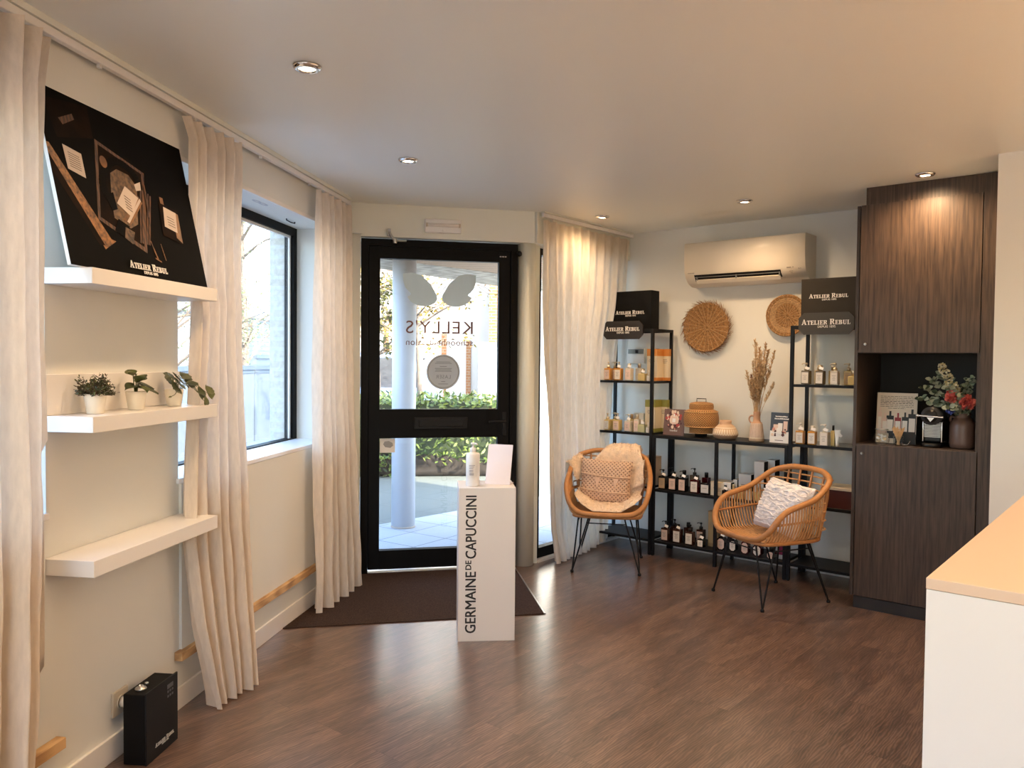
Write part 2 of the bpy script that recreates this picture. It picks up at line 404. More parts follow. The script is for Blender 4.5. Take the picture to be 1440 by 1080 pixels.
def brick_mat(name, c1, c2, mortar, w=.21, h=.065, ms=.012):
    m, nt, b = newmat(name)
    tc = N(nt, 'ShaderNodeTexCoord')
    # brick pattern from (x+y, z) so that it reads on all vertical faces
    sep = N(nt, 'ShaderNodeSeparateXYZ'); nt.links.new(tc.outputs['Object'], sep.inputs[0])
    ad = N(nt, 'ShaderNodeMath', operation='ADD'); nt.links.new(sep.outputs[0], ad.inputs[0]); nt.links.new(sep.outputs[1], ad.inputs[1])
    cm = N(nt, 'ShaderNodeCombineXYZ'); nt.links.new(ad.outputs[0], cm.inputs[0]); nt.links.new(sep.outputs[2], cm.inputs[1])
    br = N(nt, 'ShaderNodeTexBrick'); br.inputs['Scale'].default_value = 1.0
    br.inputs['Brick Width'].default_value = w; br.inputs['Row Height'].default_value = h; br.inputs['Mortar Size'].default_value = ms
    br.inputs['Color1'].default_value = rgb(c1); br.inputs['Color2'].default_value = rgb(c2); br.inputs['Mortar'].default_value = rgb(mortar)
    nt.links.new(cm.outputs[0], br.inputs['Vector'])
    nz = N(nt, 'ShaderNodeTexNoise', Scale=40.0, Detail=5.0); nt.links.new(tc.outputs['Object'], nz.inputs['Vector'])
    mx = N(nt, 'ShaderNodeMixRGB', blend_type='MULTIPLY'); mx.inputs[0].default_value = .5
    nt.links.new(br.outputs['Color'], mx.inputs[1]); nt.links.new(nz.outputs['Fac'], mx.inputs[2]); 
    gm = N(nt, 'ShaderNodeGamma'); gm.inputs[1].default_value = .8; nt.links.new(mx.outputs[0], gm.inputs[0]); nt.links.new(gm.outputs[0], b.inputs['Base Color'])
    b.inputs['Roughness'].default_value = .9
    bp = N(nt, 'ShaderNodeBump', Strength=.6, Distance=.01); nt.links.new(nz.outputs['Fac'], bp.inputs['Height']); nt.links.new(bp.outputs[0], b.inputs['Normal'])
    return m
def stripes(name, c1, c2, axis='X', scale=10.0, rough=.7, bump=.3, prof='SIN', thr=None):
    m, nt, b = newmat(name)
    tc = N(nt, 'ShaderNodeTexCoord')
    wv = N(nt, 'ShaderNodeTexWave', Scale=scale, Distortion=.4); wv.bands_direction = axis; wv.wave_profile = prof
    nt.links.new(tc.outputs['Object'], wv.inputs['Vector'])
    cr = N(nt, 'ShaderNodeValToRGB'); cr.color_ramp.elements[0].color = rgb(c1); cr.color_ramp.elements[1].color = rgb(c2)
    if thr: cr.color_ramp.elements[0].position, cr.color_ramp.elements[1].position = thr
    nt.links.new(wv.outputs['Fac'], cr.inputs[0]); nt.links.new(cr.outputs[0], b.inputs['Base Color'])
    b.inputs['Roughness'].default_value = rough
    bp = N(nt, 'ShaderNodeBump', Strength=bump, Distance=.01); nt.links.new(wv.outputs['Fac'], bp.inputs['Height']); nt.links.new(bp.outputs[0], b.inputs['Normal'])
    return m
def weave(name, c1, c2, scale=60.0, bump=.8, ramp=(.15, .55), holes=None, rough=.6, angle=45.0, plane='XZ'):
    """crossed strands: two wave textures at right angles"""
    m, nt, b = newmat(name)
    tc = N(nt, 'ShaderNodeTexCoord')
    src = tc.outputs['Object']
    if plane == 'CYL':
        sep = N(nt, 'ShaderNodeSeparateXYZ'); nt.links.new(src, sep.inputs[0])
        at = N(nt, 'ShaderNodeMath', operation='ARCTAN2'); nt.links.new(sep.outputs[1], at.inputs[0]); nt.links.new(sep.outputs[0], at.inputs[1])
        mu = N(nt, 'ShaderNodeMath', operation='MULTIPLY'); mu.inputs[1].default_value = .12; nt.links.new(at.outputs[0], mu.inputs[0])
        cm = N(nt, 'ShaderNodeCombineXYZ'); nt.links.new(mu.outputs[0], cm.inputs[0]); nt.links.new(sep.outputs[2], cm.inputs[2]); src = cm.outputs[0]
    w = []
    for sgn in (1, -1):
        mp = N(nt, 'ShaderNodeMapping'); mp.inputs['Rotation'].default_value = (0, math.radians(angle * sgn), 0)
        nt.links.new(src, mp.inputs[0])
        wv = N(nt, 'ShaderNodeTexWave', Scale=scale, Distortion=.3); wv.bands_direction = 'X'; nt.links.new(mp.outputs[0], wv.inputs['Vector']); w.append(wv)
    mn = N(nt, 'ShaderNodeMath', operation='MULTIPLY'); nt.links.new(w[0].outputs['Fac'], mn.inputs[0]); nt.links.new(w[1].outputs['Fac'], mn.inputs[1])
    mxx = N(nt, 'ShaderNodeMath', operation='MAXIMUM'); nt.links.new(w[0].outputs['Fac'], mxx.inputs[0]); nt.links.new(w[1].outputs['Fac'], mxx.inputs[1])
    cr = N(nt, 'ShaderNodeValToRGB'); cr.color_ramp.elements[0].color = rgb(c1); cr.color_ramp.elements[1].color = rgb(c2)
    cr.color_ramp.elements[0].position = ramp[0]; cr.color_ramp.elements[1].position = ramp[1]
    nt.links.new(mxx.outputs[0], cr.inputs[0]); nt.links.new(cr.outputs[0], b.inputs['Base Color'])
    b.inputs['Roughness'].default_value = rough
    bp = N(nt, 'ShaderNodeBump', Strength=bump, Distance=.006); nt.links.new(mxx.outputs[0], bp.inputs['Height']); nt.links.new(bp.outputs[0], b.inputs['Normal'])
    return m
SKY, SUN, EXPO, PEND_FILL = .42, 3.4, 2.17, 66.0
# ================================================================== materials used all over
M = {}
M['wall'] = pm('painted_wall', (.75, .76, .72), .75, var=.015, scale=1.5, bump=.03, bscale=90)
M['wall_warm'] = pm('painted_header', (.75, .76, .68), .7, var=.015, scale=1.5)
M['ceiling'] = pm('satin_ceiling', (.87, .89, .84), .42, var=.01, scale=.8, spec=.35)
M['white'] = pm('white_lacquer', (.80, .78, .75), .38, var=.015, scale=3)
M['sillw'] = pm('white_sill', (.82, .83, .84), .35, var=.01)
M['floor'] = floor_mat()
M['mat'] = pm('coir_mat', (.058, .036, .028), .95, var=.55, scale=230, bump=.8, bscale=260, spec=.1)
M['alu'] = pm('brushed_metal_edge', (.62, .62, .62), .35, 1.0, var=.05, scale=40)
M['chrome'] = pm('chrome', (.75, .74, .73), .15, 1.0, var=.03)
M['black_frame'] = pm('black_aluminium', (.0032, .0032, .0036), .5, var=.1, scale=10, spec=.12)
M['black'] = pm('black_metal', (.0055, .0055, .0065), .5, var=.1, scale=20, spec=.25)
M['blackmatte'] = pm('black_card', (.0045, .0042, .004), .6, var=.1, scale=15, spec=.15)
M['graphite'] = pm('graphite_card', (.026, .021, .015), .6, var=.08, scale=15, spec=.25)
M['print_white'] = pm('white_print', (.85, .83, .80), .6, var=.01)
M['print_black'] = pm('black_print', (.015, .015, .015), .5, var=.01)
M['curtain'] = fabric('linen_curtain', (.80, .715, .615), .30)
M['sheer'] = fabric('sheer_linen_curtain', (.80, .715, .60), .45)
M['glass'] = thin_glass('window_glass', (.95, .975, .98), .7)
M['doorglass'] = thin_glass('door_glass', (.93, .95, .96), 1.2)
M['shelfglass'] = thin_glass('shelf_glass', (.86, .89, .87), 1.3)
M['batten'] = wood('raw_batten_wood', (.36, .20, .085), (.66, .42, .20), 2.5, stretch=(2, 14, 14), rough=.6)
M['cabinet'] = wood('dark_oak_veneer', (.018, .0105, .0075), (.088, .056, .037), 6.5, stretch=(15, 15, .8), rough=.45, bump=.10, contrast=.62, wave=.07)
M['cabinet_in'] = pm('dark_cabinet_inside', (.008, .006, .0045), .6, var=.2, scale=5)
M['frost'] = fabric('frosted_film', (.66, .68, .64), .55, bump=0.0, scale=5)
M['frost2'] = fabric('grey_film', (.60, .60, .58), .50, bump=0.0, scale=5)
M['greytext'] = pm('dark_red_film', (.16, .07, .05), .5, var=.05)
M['lamp_on'] = emis('lit_lens', (1.0, .82, .55), 9.0)
M['paper'] = pm('white_paper', (.80, .78, .76), .7, var=.02, scale=6)
M['acryl'] = pm('white_acrylic', (.80, .76, .80), .3, var=.01)
M['plastic_white'] = pm('white_plastic', (.80, .79, .76), .35, var=.01)
M['cream_plastic'] = pm('cream_plastic', (.80, .74, .62), .35, var=.01, scale=3)
M['socket'] = pm('ivory_socket', (.62, .54, .42), .4, var=.02)
M['steel'] = pm('satin_steel', (.55, .54, .52), .3, 1.0, var=.05, scale=30)

# ================================================================== room shell
def gp(lst): return [(v.x, v.y) for v in lst]
poly = gp([wpt('L', -2.9, -.27), wpt('L', 5.72, -.27), wpt('D', -1.15, -.10), wpt('D', .20, -.10), wpt('W', .25, -.12), wpt('W', 1.40, -.12), wpt('B', -.30, -.18), wpt('B', 4.6, -.18)]) + [(4.7, -2.9)]
def slab_poly(pts, z0, z1, m=0):
    mb = MB(); n = len(pts)
    mb.add([(x, y, z0) for x, y in pts] + [(x, y, z1) for x, y in pts], [tuple(reversed(range(n))), tuple(range(n, 2 * n))] + [(i, (i + 1) % n, n + (i + 1) % n, n + i) for i in range(n)], m)
    return mb
struct('floor', slab_poly(poly, -.12, 0), M['floor'])
cpoly = gp([wpt('L', -3.0, -.42), wpt('L', 5.80, -.42), wpt('D', -1.2, -.30), wpt('D', .25, -.30), wpt('W', .3, -.30), wpt('W', 1.5, -.32), wpt('B', -.35, -.32), wpt('B', 4.8, -.32)]) + [(4.9, -3.0)]
struct('ceiling', slab_poly(cpoly, H, H + .22), M['ceiling'])
struct('wall_upper', slab_poly(cpoly, H + .221, 4.5), pm('upper_storey', (.55, .50, .42), .9))

S0, S1 = .987, 2.327           # sill and head of the left windows
w = MB()
w.bx(-2.9, .90, 0, .27, 0, H); w.bx(2.62, 3.40, 0, .27, 0, H); w.bx(5.134, 5.66, 0, .27, 0, H)
for a, b in ((.90, 2.62), (3.40, 5.134)):
    w.bx(a, b, 0, .27, 0, S0 - .02); w.bx(a, b, 0, .27, S1, H)
struct('wall_left', w, M['wall'], 'L')
# boxed-in panels below the two sills
for i, (a, b) in enumerate(((.90, 2.60), (3.405, 4.93))):
    struct('trim_%d' % (i + 1), MB().bx(a, b, -.012, 0, .252, S0 - .022), M['wall'], 'L')
    sb = MB().bx(a - .02 if i else a, 5.132 if i else b + .02, -.014, .232, S0 - .022, S0, bev=.003)
    struct('trim_%d' % (i + 3), sb, M['sillw'], 'L')
struct('trim_5', MB().bx(3.38, 5.0, -.012, .006, S1, S1 + .022, bev=.003), M['white'], 'L')
struct('baseboard_left', MB().bx(-2.9, 5.60, -.012, 0, 0, .094, bev=.002), M['white'], 'L')

def left_window(n, a, b):
    fr = struct('window_%d' % n, MB().bx(a, a + .055, .215, .275, S0, S1).bx(b - .055, b, .215, .275, S0, S1).bx(a + .055, b - .055, .215, .275, S1 - .05, S1).bx(a + .055, b - .055, .215, .275, S0 - .02, S0 + .006), M['black_frame'], 'L')
    struct('pane', MB().bx(a + .05, b - .05, .243, .249, S0, S1 - .045), M['glass'], parent=fr)
    bead = MB()
    for x in (a + .055, b - .075): bead.bx(x, x + .018, .232, .243, S0 + .006, S1 - .05)
    bead.bx(a + .055, b - .055, .232, .243, S1 - .066, S1 - .05)
    struct('bead', bead, M['white'], parent=fr)
    return fr
left_window(1, .90, 2.62)
w2 = left_window(2, 3.40, 5.134)
# contact hook hanging under the head and the painted reflection of the house number
hk = MB().tube([(4.76, .12, S1), (4.76, .12, S1 - .008), (4.82, .12, S1 - .012), (4.88, .12, S1 - .008), (4.88, .12, S1)], .004, 6)
struct('hook', hk, M['black'], parent=w2)
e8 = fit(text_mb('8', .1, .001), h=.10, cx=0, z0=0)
struct('number_reflection', MB().join(e8, Matrix(((0, 0, -1.7, 4.375), (-.5, 0, 0, .06), (0, 1, 0, S1 - .001), (0, 0, 0, 1)))), pm('faint_reflection_grey', (.50, .52, .55), .5), parent=w2)  # reflected number drawn as a stretched grey film on the soffit
bkm = brick_mat('pale_yellow_brick', (.80, .74, .60), (.74, .66, .52), (.82, .80, .75))
ob = MB()
ob.bx(-2.9, .84, .28, .38, -.3, H + .2).bx(2.68, 3.34, .28, .38, -.3, H + .2).bx(5.095, 5.95, .28, .38, -.3, H + .2)
for a, b in ((.84, 2.68), (3.34, 5.095)): ob.bx(a, b, .28, .38, -.3, S0 - .03).bx(a, b, .28, .38, S1 + .02, H + .2)
struct('wall_left_outside', ob, bkm, 'L')
ss = MB().bx(3.36, 5.10, .276, .44, S0 - .045, S0 - .012)
struct('trim_6', ss, pm('grey_stone_sill', (.50, .52, .55), .6), 'L')

# ---- door wall
w = MB().bx(-1.32, -1.075, 0, .24, 0, H).bx(-1.075, .15, -.026, .24, 2.345, H).bx(.036, .22, .09, .24, 0, H)
struct('wall_front', w, M['wall_warm'], 'D')
struct('trim_7', MB().bx(-1.178, -1.061, -.05, 0, 2.36, H - .001), M['wall_warm'], 'D')
struct('trim_8', MB().bx(-1.145, -1.076, -.012, 0, 0, .09), M['white'], 'D')
cc = wpt('D', .113, -.078)
col = MB().lathe([(.074, 0), (.074, 2.345)], (cc.x, cc.y, 0), 40)
struct('trim_9', col, M['wall_warm'])

# door: frame, leaf, panes, film lettering
dfr = MB()
dfr.bx(-1.071, -1.022, -.012, .07, 0, 2.333).bx(-.016, .034, -.012, .07, 0, 2.333).bx(-1.022, -.016, -.012, .07, 2.285, 2.333)
door = struct('door_1', dfr, M['black_frame'], 'D')
GX0, GX1 = -.941, -.103
lf = MB()
lf.bx(-1.020, GX0, 0, .058, .028, 2.283, bev=.004).bx(GX1, -.018, 0, .058, .028, 2.283, bev=.004)
for z0, z1 in ((.028, .160), (.950, 1.152), (2.202, 2.283)): lf.bx(GX0 - .002, GX1 + .002, .001, .057, z0, z1)
leafo = struct('door_leaf', lf, M['black_frame'], parent=door)
struct('upper_pane', MB().bx(GX0, GX1, .026, .032, 1.152, 2.202), M['doorglass'], parent=leafo)
struct('lower_pane', MB().bx(GX0, GX1, .026, .032, .160, .950), M['doorglass'], parent=leafo)
ms_ = MB().bx(-.70, -.322, -.010, .002, 1.012, 1.096, bev=.004).bx(-.67, -.352, -.016, -.009, 1.03, 1.078, bev=.004)
struct('letter_slot', ms_, M['black'], parent=leafo)
hd = MB().cyl((-.055, 0, 1.066), (-.055, -.05, 1.066), .011, 14).tube([(-.055, -.05, 1.066), (-.10, -.054, 1.066), (-.175, -.05, 1.063)], .009, 10).bx(-.070, -.040, -.008, 0, .96, 1.13, bev=.004)
struct('lever_handle', hd, M['black'], parent=leafo)
struct('threshold', MB().bx(-1.02, -.018, -.006, .066, .001, .014, bev=.003), M['alu'], parent=door)
hg = MB().cyl((.036, -.012, 2.262), (.036, -.035, 2.262), .012, 14).ball((.036, -.042, 2.262), .020, 14, 10)
struct('door_stop', hg, M['black'], parent=door)
hg = MB()
for dx in (0, .018, .036): hg.bx(-.098 + dx, -.086 + dx, -.004, .002, 2.238, 2.246)
struct('hinge_screw', hg, M['steel'], parent=leafo)
cl = MB().bx(-.895, -.872, -.05, -.024, 2.352, 2.40, bev=.003).tube([(-.884, -.045, 2.375), (-.865, -.06, 2.34), (-.845, -.062, 2.318)], .010, 8).tube([(-.845, -.062, 2.318), (-.80, -.03, 2.322), (-.765, -.014, 2.325)], .007, 8).cyl((-.845, -.062, 2.300), (-.845, -.062, 2.330), .014, 12)
solo('door_closer_arm', 'small metal closer arm fixed above the black entrance door', 'door closer', cl.xf(Matrix.Translation((.88, .05, -2.352))), M['steel'], 'D', -.88, .05, 2.352)
FY = .0245
def film(name, mb, mat, parent=None):
    return struct(name, mb, mat, parent=parent or leafo)
wing = [(-.783, 2.103), (-.72, 2.112), (-.659, 2.097), (-.589, 2.035), (-.544, 1.956), (-.540, 1.93), (-.553, 1.906), (-.585, 1.886), (-.618, 1.878), (-.66, 1.878), (-.703, 1.892), (-.735, 1.915), (-.753, 1.941), (-.723, 1.961), (-.748, 1.985), (-.768, 2.01), (-.782, 2.055)]
film('wing_decal', MB().prism(wing, FY - .001, FY), M['frost'])
film('wing_decal', MB().prism([(-1.048 - x, z + .002) for x, z in wing], FY - .001, FY), M['frost'])
t = fit(text_mb("KELLY'S", .1, .001, mirror=True, spacing=1.08), w=.475, h=.092, cx=-.523, z0=1.686)
film('lettering', MB().join(t, Matrix.Translation((0, FY, 0))), M['greytext'])
t = fit(text_mb("schoonheidssalon", .1, .001, mirror=True, spacing=1.05), w=.475, cx=-.522, z0=1.603)
film('lettering', MB().join(t, Matrix.Translation((0, FY, 0))), M['greytext'])
disc = [(-.495 + .119 * math.cos(2 * PI * k / 48), 1.415 + .124 * math.sin(2 * PI * k / 48)) for k in range(48)]
dc = film('round_decal', MB().prism(disc, FY - .001, FY), M['frost2'])
inner = MB()
for k in range(48):
    a0, a1 = 2 * PI * k / 48, 2 * PI * (k + 1) / 48
    inner.prism([(-.495 + r_ * math.cos(a), 1.415 + r_ * 1.04 * math.sin(a)) for r_, a in ((.106, a0), (.110, a0), (.110, a1), (.106, a1))], FY - .0016, FY - .001)
inner.join(fit(text_mb('LASER', .1, .0006, mirror=True, spacing=1.15), w=.105, h=.026, cx=-.495, z0=1.368), Matrix.Translation((0, FY - .0014, 0)))
for k, (ww_, zz) in enumerate(((.10, 1.484), (.12, 1.474), (.05, 1.452), (.12, 1.438), (.11, 1.428), (.12, 1.418), (.03, 1.345), (.07, 1.328))):
    inner.bx(-.495 - ww_ / 2, -.495 + ww_ / 2, FY - .0016, FY - .001, zz, zz + .004)
struct('round_decal_print', inner, pm('grey_print', (.25, .25, .24), .5), parent=dc)
st = film('notice_sticker', MB().bx(-.938, -.832, FY - .001, FY, .846, .946), M['paper'])
struct('camera_symbol', MB().prism([(-.915, .905), (-.905, .925), (-.875, .928), (-.850, .915), (-.845, .895), (-.865, .880), (-.90, .885)], FY - .0016, FY - .001), pm('grey_symbol', (.3, .3, .3), .5), parent=st)

# ---- window right of the door
WFY = .04
f3 = MB().bx(.05, .082, WFY, WFY + .06, .02, 2.335).bx(1.17, 1.22, WFY, WFY + .06, .02, 2.335).bx(.082, 1.17, WFY, WFY + .06, 2.285, 2.335).bx(.082, 1.17, WFY, WFY + .06, .02, .095)
win3 = struct('window_3', f3, M['black_frame'], 'W')
struct('pane', MB().bx(.08, 1.172, WFY + .026, WFY + .032, .09, 2.29), M['glass'], parent=win3)
struct('bead', MB().bx(.082, .092, WFY + .012, WFY + .026, .095, 2.285), M['white'], parent=win3)
struct('trim_10', MB().bx(.03, 1.25, .0, .11, 0, .02), M['white'], 'W')
struct('wall_window', MB().bx(-.10, 1.32, -.06, .24, 2.345, H).bx(1.22, 1.34, .02, .24, 0, 2.345), M['wall_warm'], 'W')
# ---- back wall, the white wall on the right and what lies behind the viewer
struct('wall_back', MB().bx(-.30, 2.95, 0, .2, 0, H), M['wall'], 'B')
struct('baseboard_back', MB().bx(-.14, 1.99, -.012, 0, 0, .07), M['white'], 'B')
struct('wall_right', MB().bx(2.797, 4.7, -1.085, .15, 0, H), M['wall'], 'B')
struct('wall_side', MB().bx(4.55, 4.75, -2.9, 3.4, 0, H), M['wall'])
wr = MB()
for a, b in ((-2.6, -1.7), (.5, 4.7)): wr.bx(a, b, -2.9, -2.7, 0, H)
wr.bx(-1.7, .5, -2.9, -2.7, 0, .9); wr.bx(-1.7, .5, -2.9, -2.7, 2.35, H)
struct('wall_rear', wr, M['wall'])
fr_ = struct('window_4', MB().bx(-1.7, -1.64, -2.85, -2.78, .9, 2.35).bx(.44, .5, -2.85, -2.78, .9, 2.35).bx(-1.64, .44, -2.85, -2.78, .9, .96).bx(-1.64, .44, -2.85, -2.78, 2.29, 2.35), M['black_frame'])  # unseen rear window, added to let in neutral fill daylight
struct('pane', MB().bx(-1.65, .45, -2.82, -2.814, .95, 2.30), M['glass'], parent=fr_)

# ---- entrance mat sunk in front of the door, with its metal edge
mp_ = [wpt('D', -1.07, .012), wpt('D', .025, .012), Vector((.202, 4.671, 0)), Vector((-1.255, 4.368, 0))]
# keep the left edge on the baseboard
mp_[3] = wpt('L', 4.415, .013); mp_[0] = wpt('L', 5.565, .03)
mt = MB(); n = 4
mt.add([(p.x, p.y, .0005) for p in mp_] + [(p.x, p.y, .006) for p in mp_], [(0, 1, 2, 3), (7, 6, 5, 4)] + [(i, (i + 1) % 4, 4 + (i + 1) % 4, 4 + i) for i in range(4)])
base = Vector((-.5, 4.9, 0))
matr = thing('entrance_mat', 'dark brown coarse entrance mat set in the floor before the door', 'mat', 'G', base.x, -base.y, 0)
part('carpet', mt.xf(Matrix.Translation(-base)), M['mat'], matr)
e1, e2 = mp_[1], mp_[2]
dd = (e2 - e1).normalized(); nn = Vector((dd.y, -dd.x, 0)) * -.010
em = MB(); q = [e1, e2, e2 + nn, e1 + nn]
em.add([(p.x, p.y, .0005) for p in q] + [(p.x, p.y, .008) for p in q], [(0, 1, 2, 3), (7, 6, 5, 4)] + [(i, (i + 1) % 4, 4 + (i + 1) % 4, 4 + i) for i in range(4)])
part('metal_edge', em.xf(Matrix.Translation(-base)), M['alu'], matr, 'bright metal edge strip')

# ================================================================== curtains and their rails
def curtain(name, label, fr, left, right, z0, z1, folds, amp0, amp1, seed, mat, hem=None, pleat=True, bow=0.0):
    """left/right: tables (z, (s, off)); folds counted over the width"""
    rnd = random.Random(seed)
    ph = [rnd.uniform(-.5, .5) for _ in range(40)]
    lt = [(z, Vector(p)) for z, p in sorted(left)]; rt = [(z, Vector(p)) for z, p in sorted(right)]
    sm, om = lt[-1][1][0] * .5 + rt[-1][1][0] * .5, lt[-1][1][1]
    def pt(u, v):
        hz = 1 - v                       # v: 0 top .. 1 bottom
        zb = z0 + (hem(u) if hem else 0)
        z = z1 + (zb - z1) * v
        a = interp(lt, z); b = interp(rt, z)
        # folds wander sideways a little on the way down
        uu = u + .010 * math.sin(5 * v + 9 * u + seed) * v
        p = a + (b - a) * uu
        d = (b - a).normalized(); nrm = Vector((-d.y, d.x))
        k = folds * uu
        s = math.sin(2 * PI * k + ph[int(k) % 40] * 1.4 * v)
        sharp = abs(s) ** .75 * (1 if s > 0 else -1)
        am = amp0 + (amp1 - amp0) * min(1, v * 1.25) ** 1.1
        am *= .72 + .5 * (.5 + .5 * math.sin(3.1 * k + seed))
        if pleat and v < .09: am *= .85 + .15 * (v / .09)
        o = am * sharp + .22 * am * math.sin(4 * PI * k + 1.3 + seed + 2 * v)
        o += .006 * noise.noise(Vector((u * 14, v * 9, seed * 3.1))) * (1 + v)
        q = p + nrm * o
        lift = -.012 * abs(math.cos(PI * k)) if (pleat and v < .001) else 0
        return (q.x - sm, -(q.y - om), z + lift)
    g = MB().grid(pt, int(folds * 16) + 1, 56)
    o = solo(name, label, 'curtain', g, mat, fr, sm, om, 0, recalc=False)
    return o
V2 = lambda a, b: (a, b)
curtain('curtain', 'cream linen curtain at the left edge, hanging before the nearest window', 'L',
        [(2.50, (1.86, .07)), (0, (1.86, .12))], [(2.53, (2.575, .065)), (2.33, (2.51, .09)), (1.72, (2.478, .11)), (1.07, (2.465, .12)), (.64, (2.43, .13)), (.02, (2.375, .14))],
        .02, 2.515, 8, .034, .055, 1, M['curtain'])
hem2 = lambda u: .035 * math.sin(9 * u + .5) * .5
curtain('curtain', 'cream linen curtain between the wall shelves and the window, hem on the floor', 'L',
        [(2.50, (3.348, .052)), (2.42, (3.398, .055)), (2.2, (3.398, .048)), (2.0, (3.384, .045)), (1.80, (3.384, .05)), (1.72, (3.38, .075)), (1.2, (3.325, .078)), (.75, (3.30, .08)), (.38, (3.34, .095)), (.02, (3.405, .135))],
        [(2.52, (3.795, .075)), (2.17, (3.742, .09)), (1.58, (3.70, .11)), (1.12, (3.702, .125)), (.52, (3.722, .145)), (.02, (3.690, .185))],
        .006, 2.508, 5.5, .028, .048, 2, M['curtain'])
curtain('curtain', 'cream linen curtain between the window and the black door', 'L',
        [(2.50, (4.765, .065)), (1.93, (4.72, .08)), (1.1, (4.70, .085)), (.69, (4.69, .09)), (.02, (4.68, .095))],
        [(2.51, (5.345, .07)), (1.75, (5.25, .10)), (1.06, (5.245, .12)), (.49, (5.30, .13)), (.02, (5.36, .14))],
        .008, 2.508, 6, .026, .046, 3, M['curtain'])
def c4hem(u): return .045 * max(0, (u - .55)) * 2
curtain('sheer_curtain', 'sheer beige curtain over the window right of the door, behind the left chair', 'W',
        [(2.53, (-.075, .095)), (1.8, (-.062, .10)), (1.02, (.0, .10)), (.24, (.03, .11)), (.02, (.06, .14))],
        [(2.53, (1.115, .085)), (2.32, (1.10, .08)), (1.95, (1.085, .06)), (1.67, (1.03, .03)), (1.2, (.99, .012)), (.0, (.97, .012))],
        .010, 2.52, 11, .016, .034, 4, M['sheer'], hem=c4hem)
def rail(label, fr, a, b, off, z, ang=None):
    r = thing('curtain_rail', label, 'curtain rail', fr, a, off, z)
    L = b - a
    part('track', MB().bx(0, L, -.012, .012, 0, .028, bev=.003), M['white'], r)
    part('mounting_strip', MB().bx(0, L, -.018, .018, .030, H - z - .0005), M['wall_warm'], r)
    for k in range(int(L / .62)): part('glider', MB().bx(.12 + k * .62, .135 + k * .62, -.006, .006, -.014, .001), M['white'], r)
    part('end_stop', MB().bx(L, L + .012, -.014, .014, -.004, .032, bev=.002), M['white'], r)
rail('white curtain track along the left wall under the ceiling', 'L', .85, 5.36, .045, 2.518)
rail('white curtain track over the window right of the door', 'W', -.085, 1.13, .095, 2.530)

# ================================================================== wood battens, socket, diffuser
solo('wood_batten', 'raw wooden batten under the visible window, running behind the curtains', 'batten', MB().bx(0, 4.885 - 3.366, -.036, 0, 0, .037, bev=.002), M['batten'], 'L', 3.366, .0005, .215)
solo('wood_batten', 'short visible end of raw wooden batten beside the left edge curtain', 'batten', MB().bx(0, 2.66 - .9, -.036, 0, 0, .037, bev=.002), M['batten'], 'L', .9, .0005, .190)
so = thing('wall_socket', 'ivory wall socket low on the left wall behind the black diffuser box', 'socket', 'L', 2.99, 0, .157)
part('cover_plate', MB().bx(-.046, .046, -.011, 0, 0, .094, bev=.004), M['socket'], so)
part('recess_ring', MB().lathe([(.026, 0), (.026, .004), (.022, .004), (.020, -.004)], (0, -.011, .047), 24, axis=Matrix.Rotation(PI / 2, 3, 'X')), M['socket'], so)
pl = thing('power_plug', 'white power plug pushed into the ivory wall socket', 'plug', 'L', 2.99, .0155, .204)
part('plug_body', MB().lathe([(.019, 0), (.019, .022), (.014, .032), (.008, .036)], (0, 0, 0), 20, axis=Matrix.Rotation(PI / 2, 3, 'X')), M['plastic_white'], pl)
part('cord', MB().tube(catmull([(0, -.034, 0), (.004, -.045, -.01), (.006, -.046, -.06), (.004, -.04, -.12), (.01, -.036, -.18), (.05, -.035, -.195)], 5), .003, 8), M['plastic_white'], pl)
df = thing('scent_diffuser', 'black scent diffuser box on the floor by the left wall', 'diffuser', 'L', 3.03, .105, 0, 2.0)
part('case', MB().bx(-.105, .105, -.04, .045, 0, .262, bev=.004), M['blackmatte'], df)
part('front_plate', MB().bx(-.108, .112, -.048, -.041, 0, .268, bev=.002), M['black'], df)
nz_ = MB().lathe([(.019, 0), (.021, .004), (.019, .008), (.010, .009), (.009, .016), (.005, .017), (.004, .012)], (-.055, .005, .262), 24)
part('nozzle', nz_, M['steel'], df)
part('button', MB().lathe([(.007, 0), (.007, .006), (.003, .008)], (-.005, .012, .262), 16), M['steel'], df)
part('lettering', logo(.13).xf(Matrix.Translation((.015, -.0485, .042))), pm('grey_lettering', (.50, .49, .46), .5), df)
kp = MB()
for i in range(3):
    for j in range(2): kp.bx(.035 + i * .016, .044 + i * .016, -.0492, -.048, .195 + j * .018, .203 + j * .018)
kp.bx(.034, .076, -.0492, -.048, .228, .244)
part('keypad', kp, pm('dim_keypad', (.09, .09, .10), .4), df)

# ================================================================== wall shelves, poster, pots
def wall_shelf(label, z0, z1, back=False):
    sh = thing('wall_shelf', label, 'shelf', 'L', 3.0, .0, z0, group=None)
    part('board', MB().bx(-.394, .395, -.181, 0, 0, z1 - z0, bev=.0015), M['white'], sh)
    if back: part('back_panel', MB().bx(-.395, .392, -.016, 0, z1 - z0 + .0005, z1 - z0 + .135, bev=.0015), M['white'], sh)
    return sh
wall_shelf('topmost white floating shelf on the left wall, holding the black poster', 1.735, 1.787)
wall_shelf('middle white floating shelf with upright back panel and three potted plants', 1.254, 1.306, True)
wall_shelf('lowest white floating shelf on the left wall, empty', .784, .838)

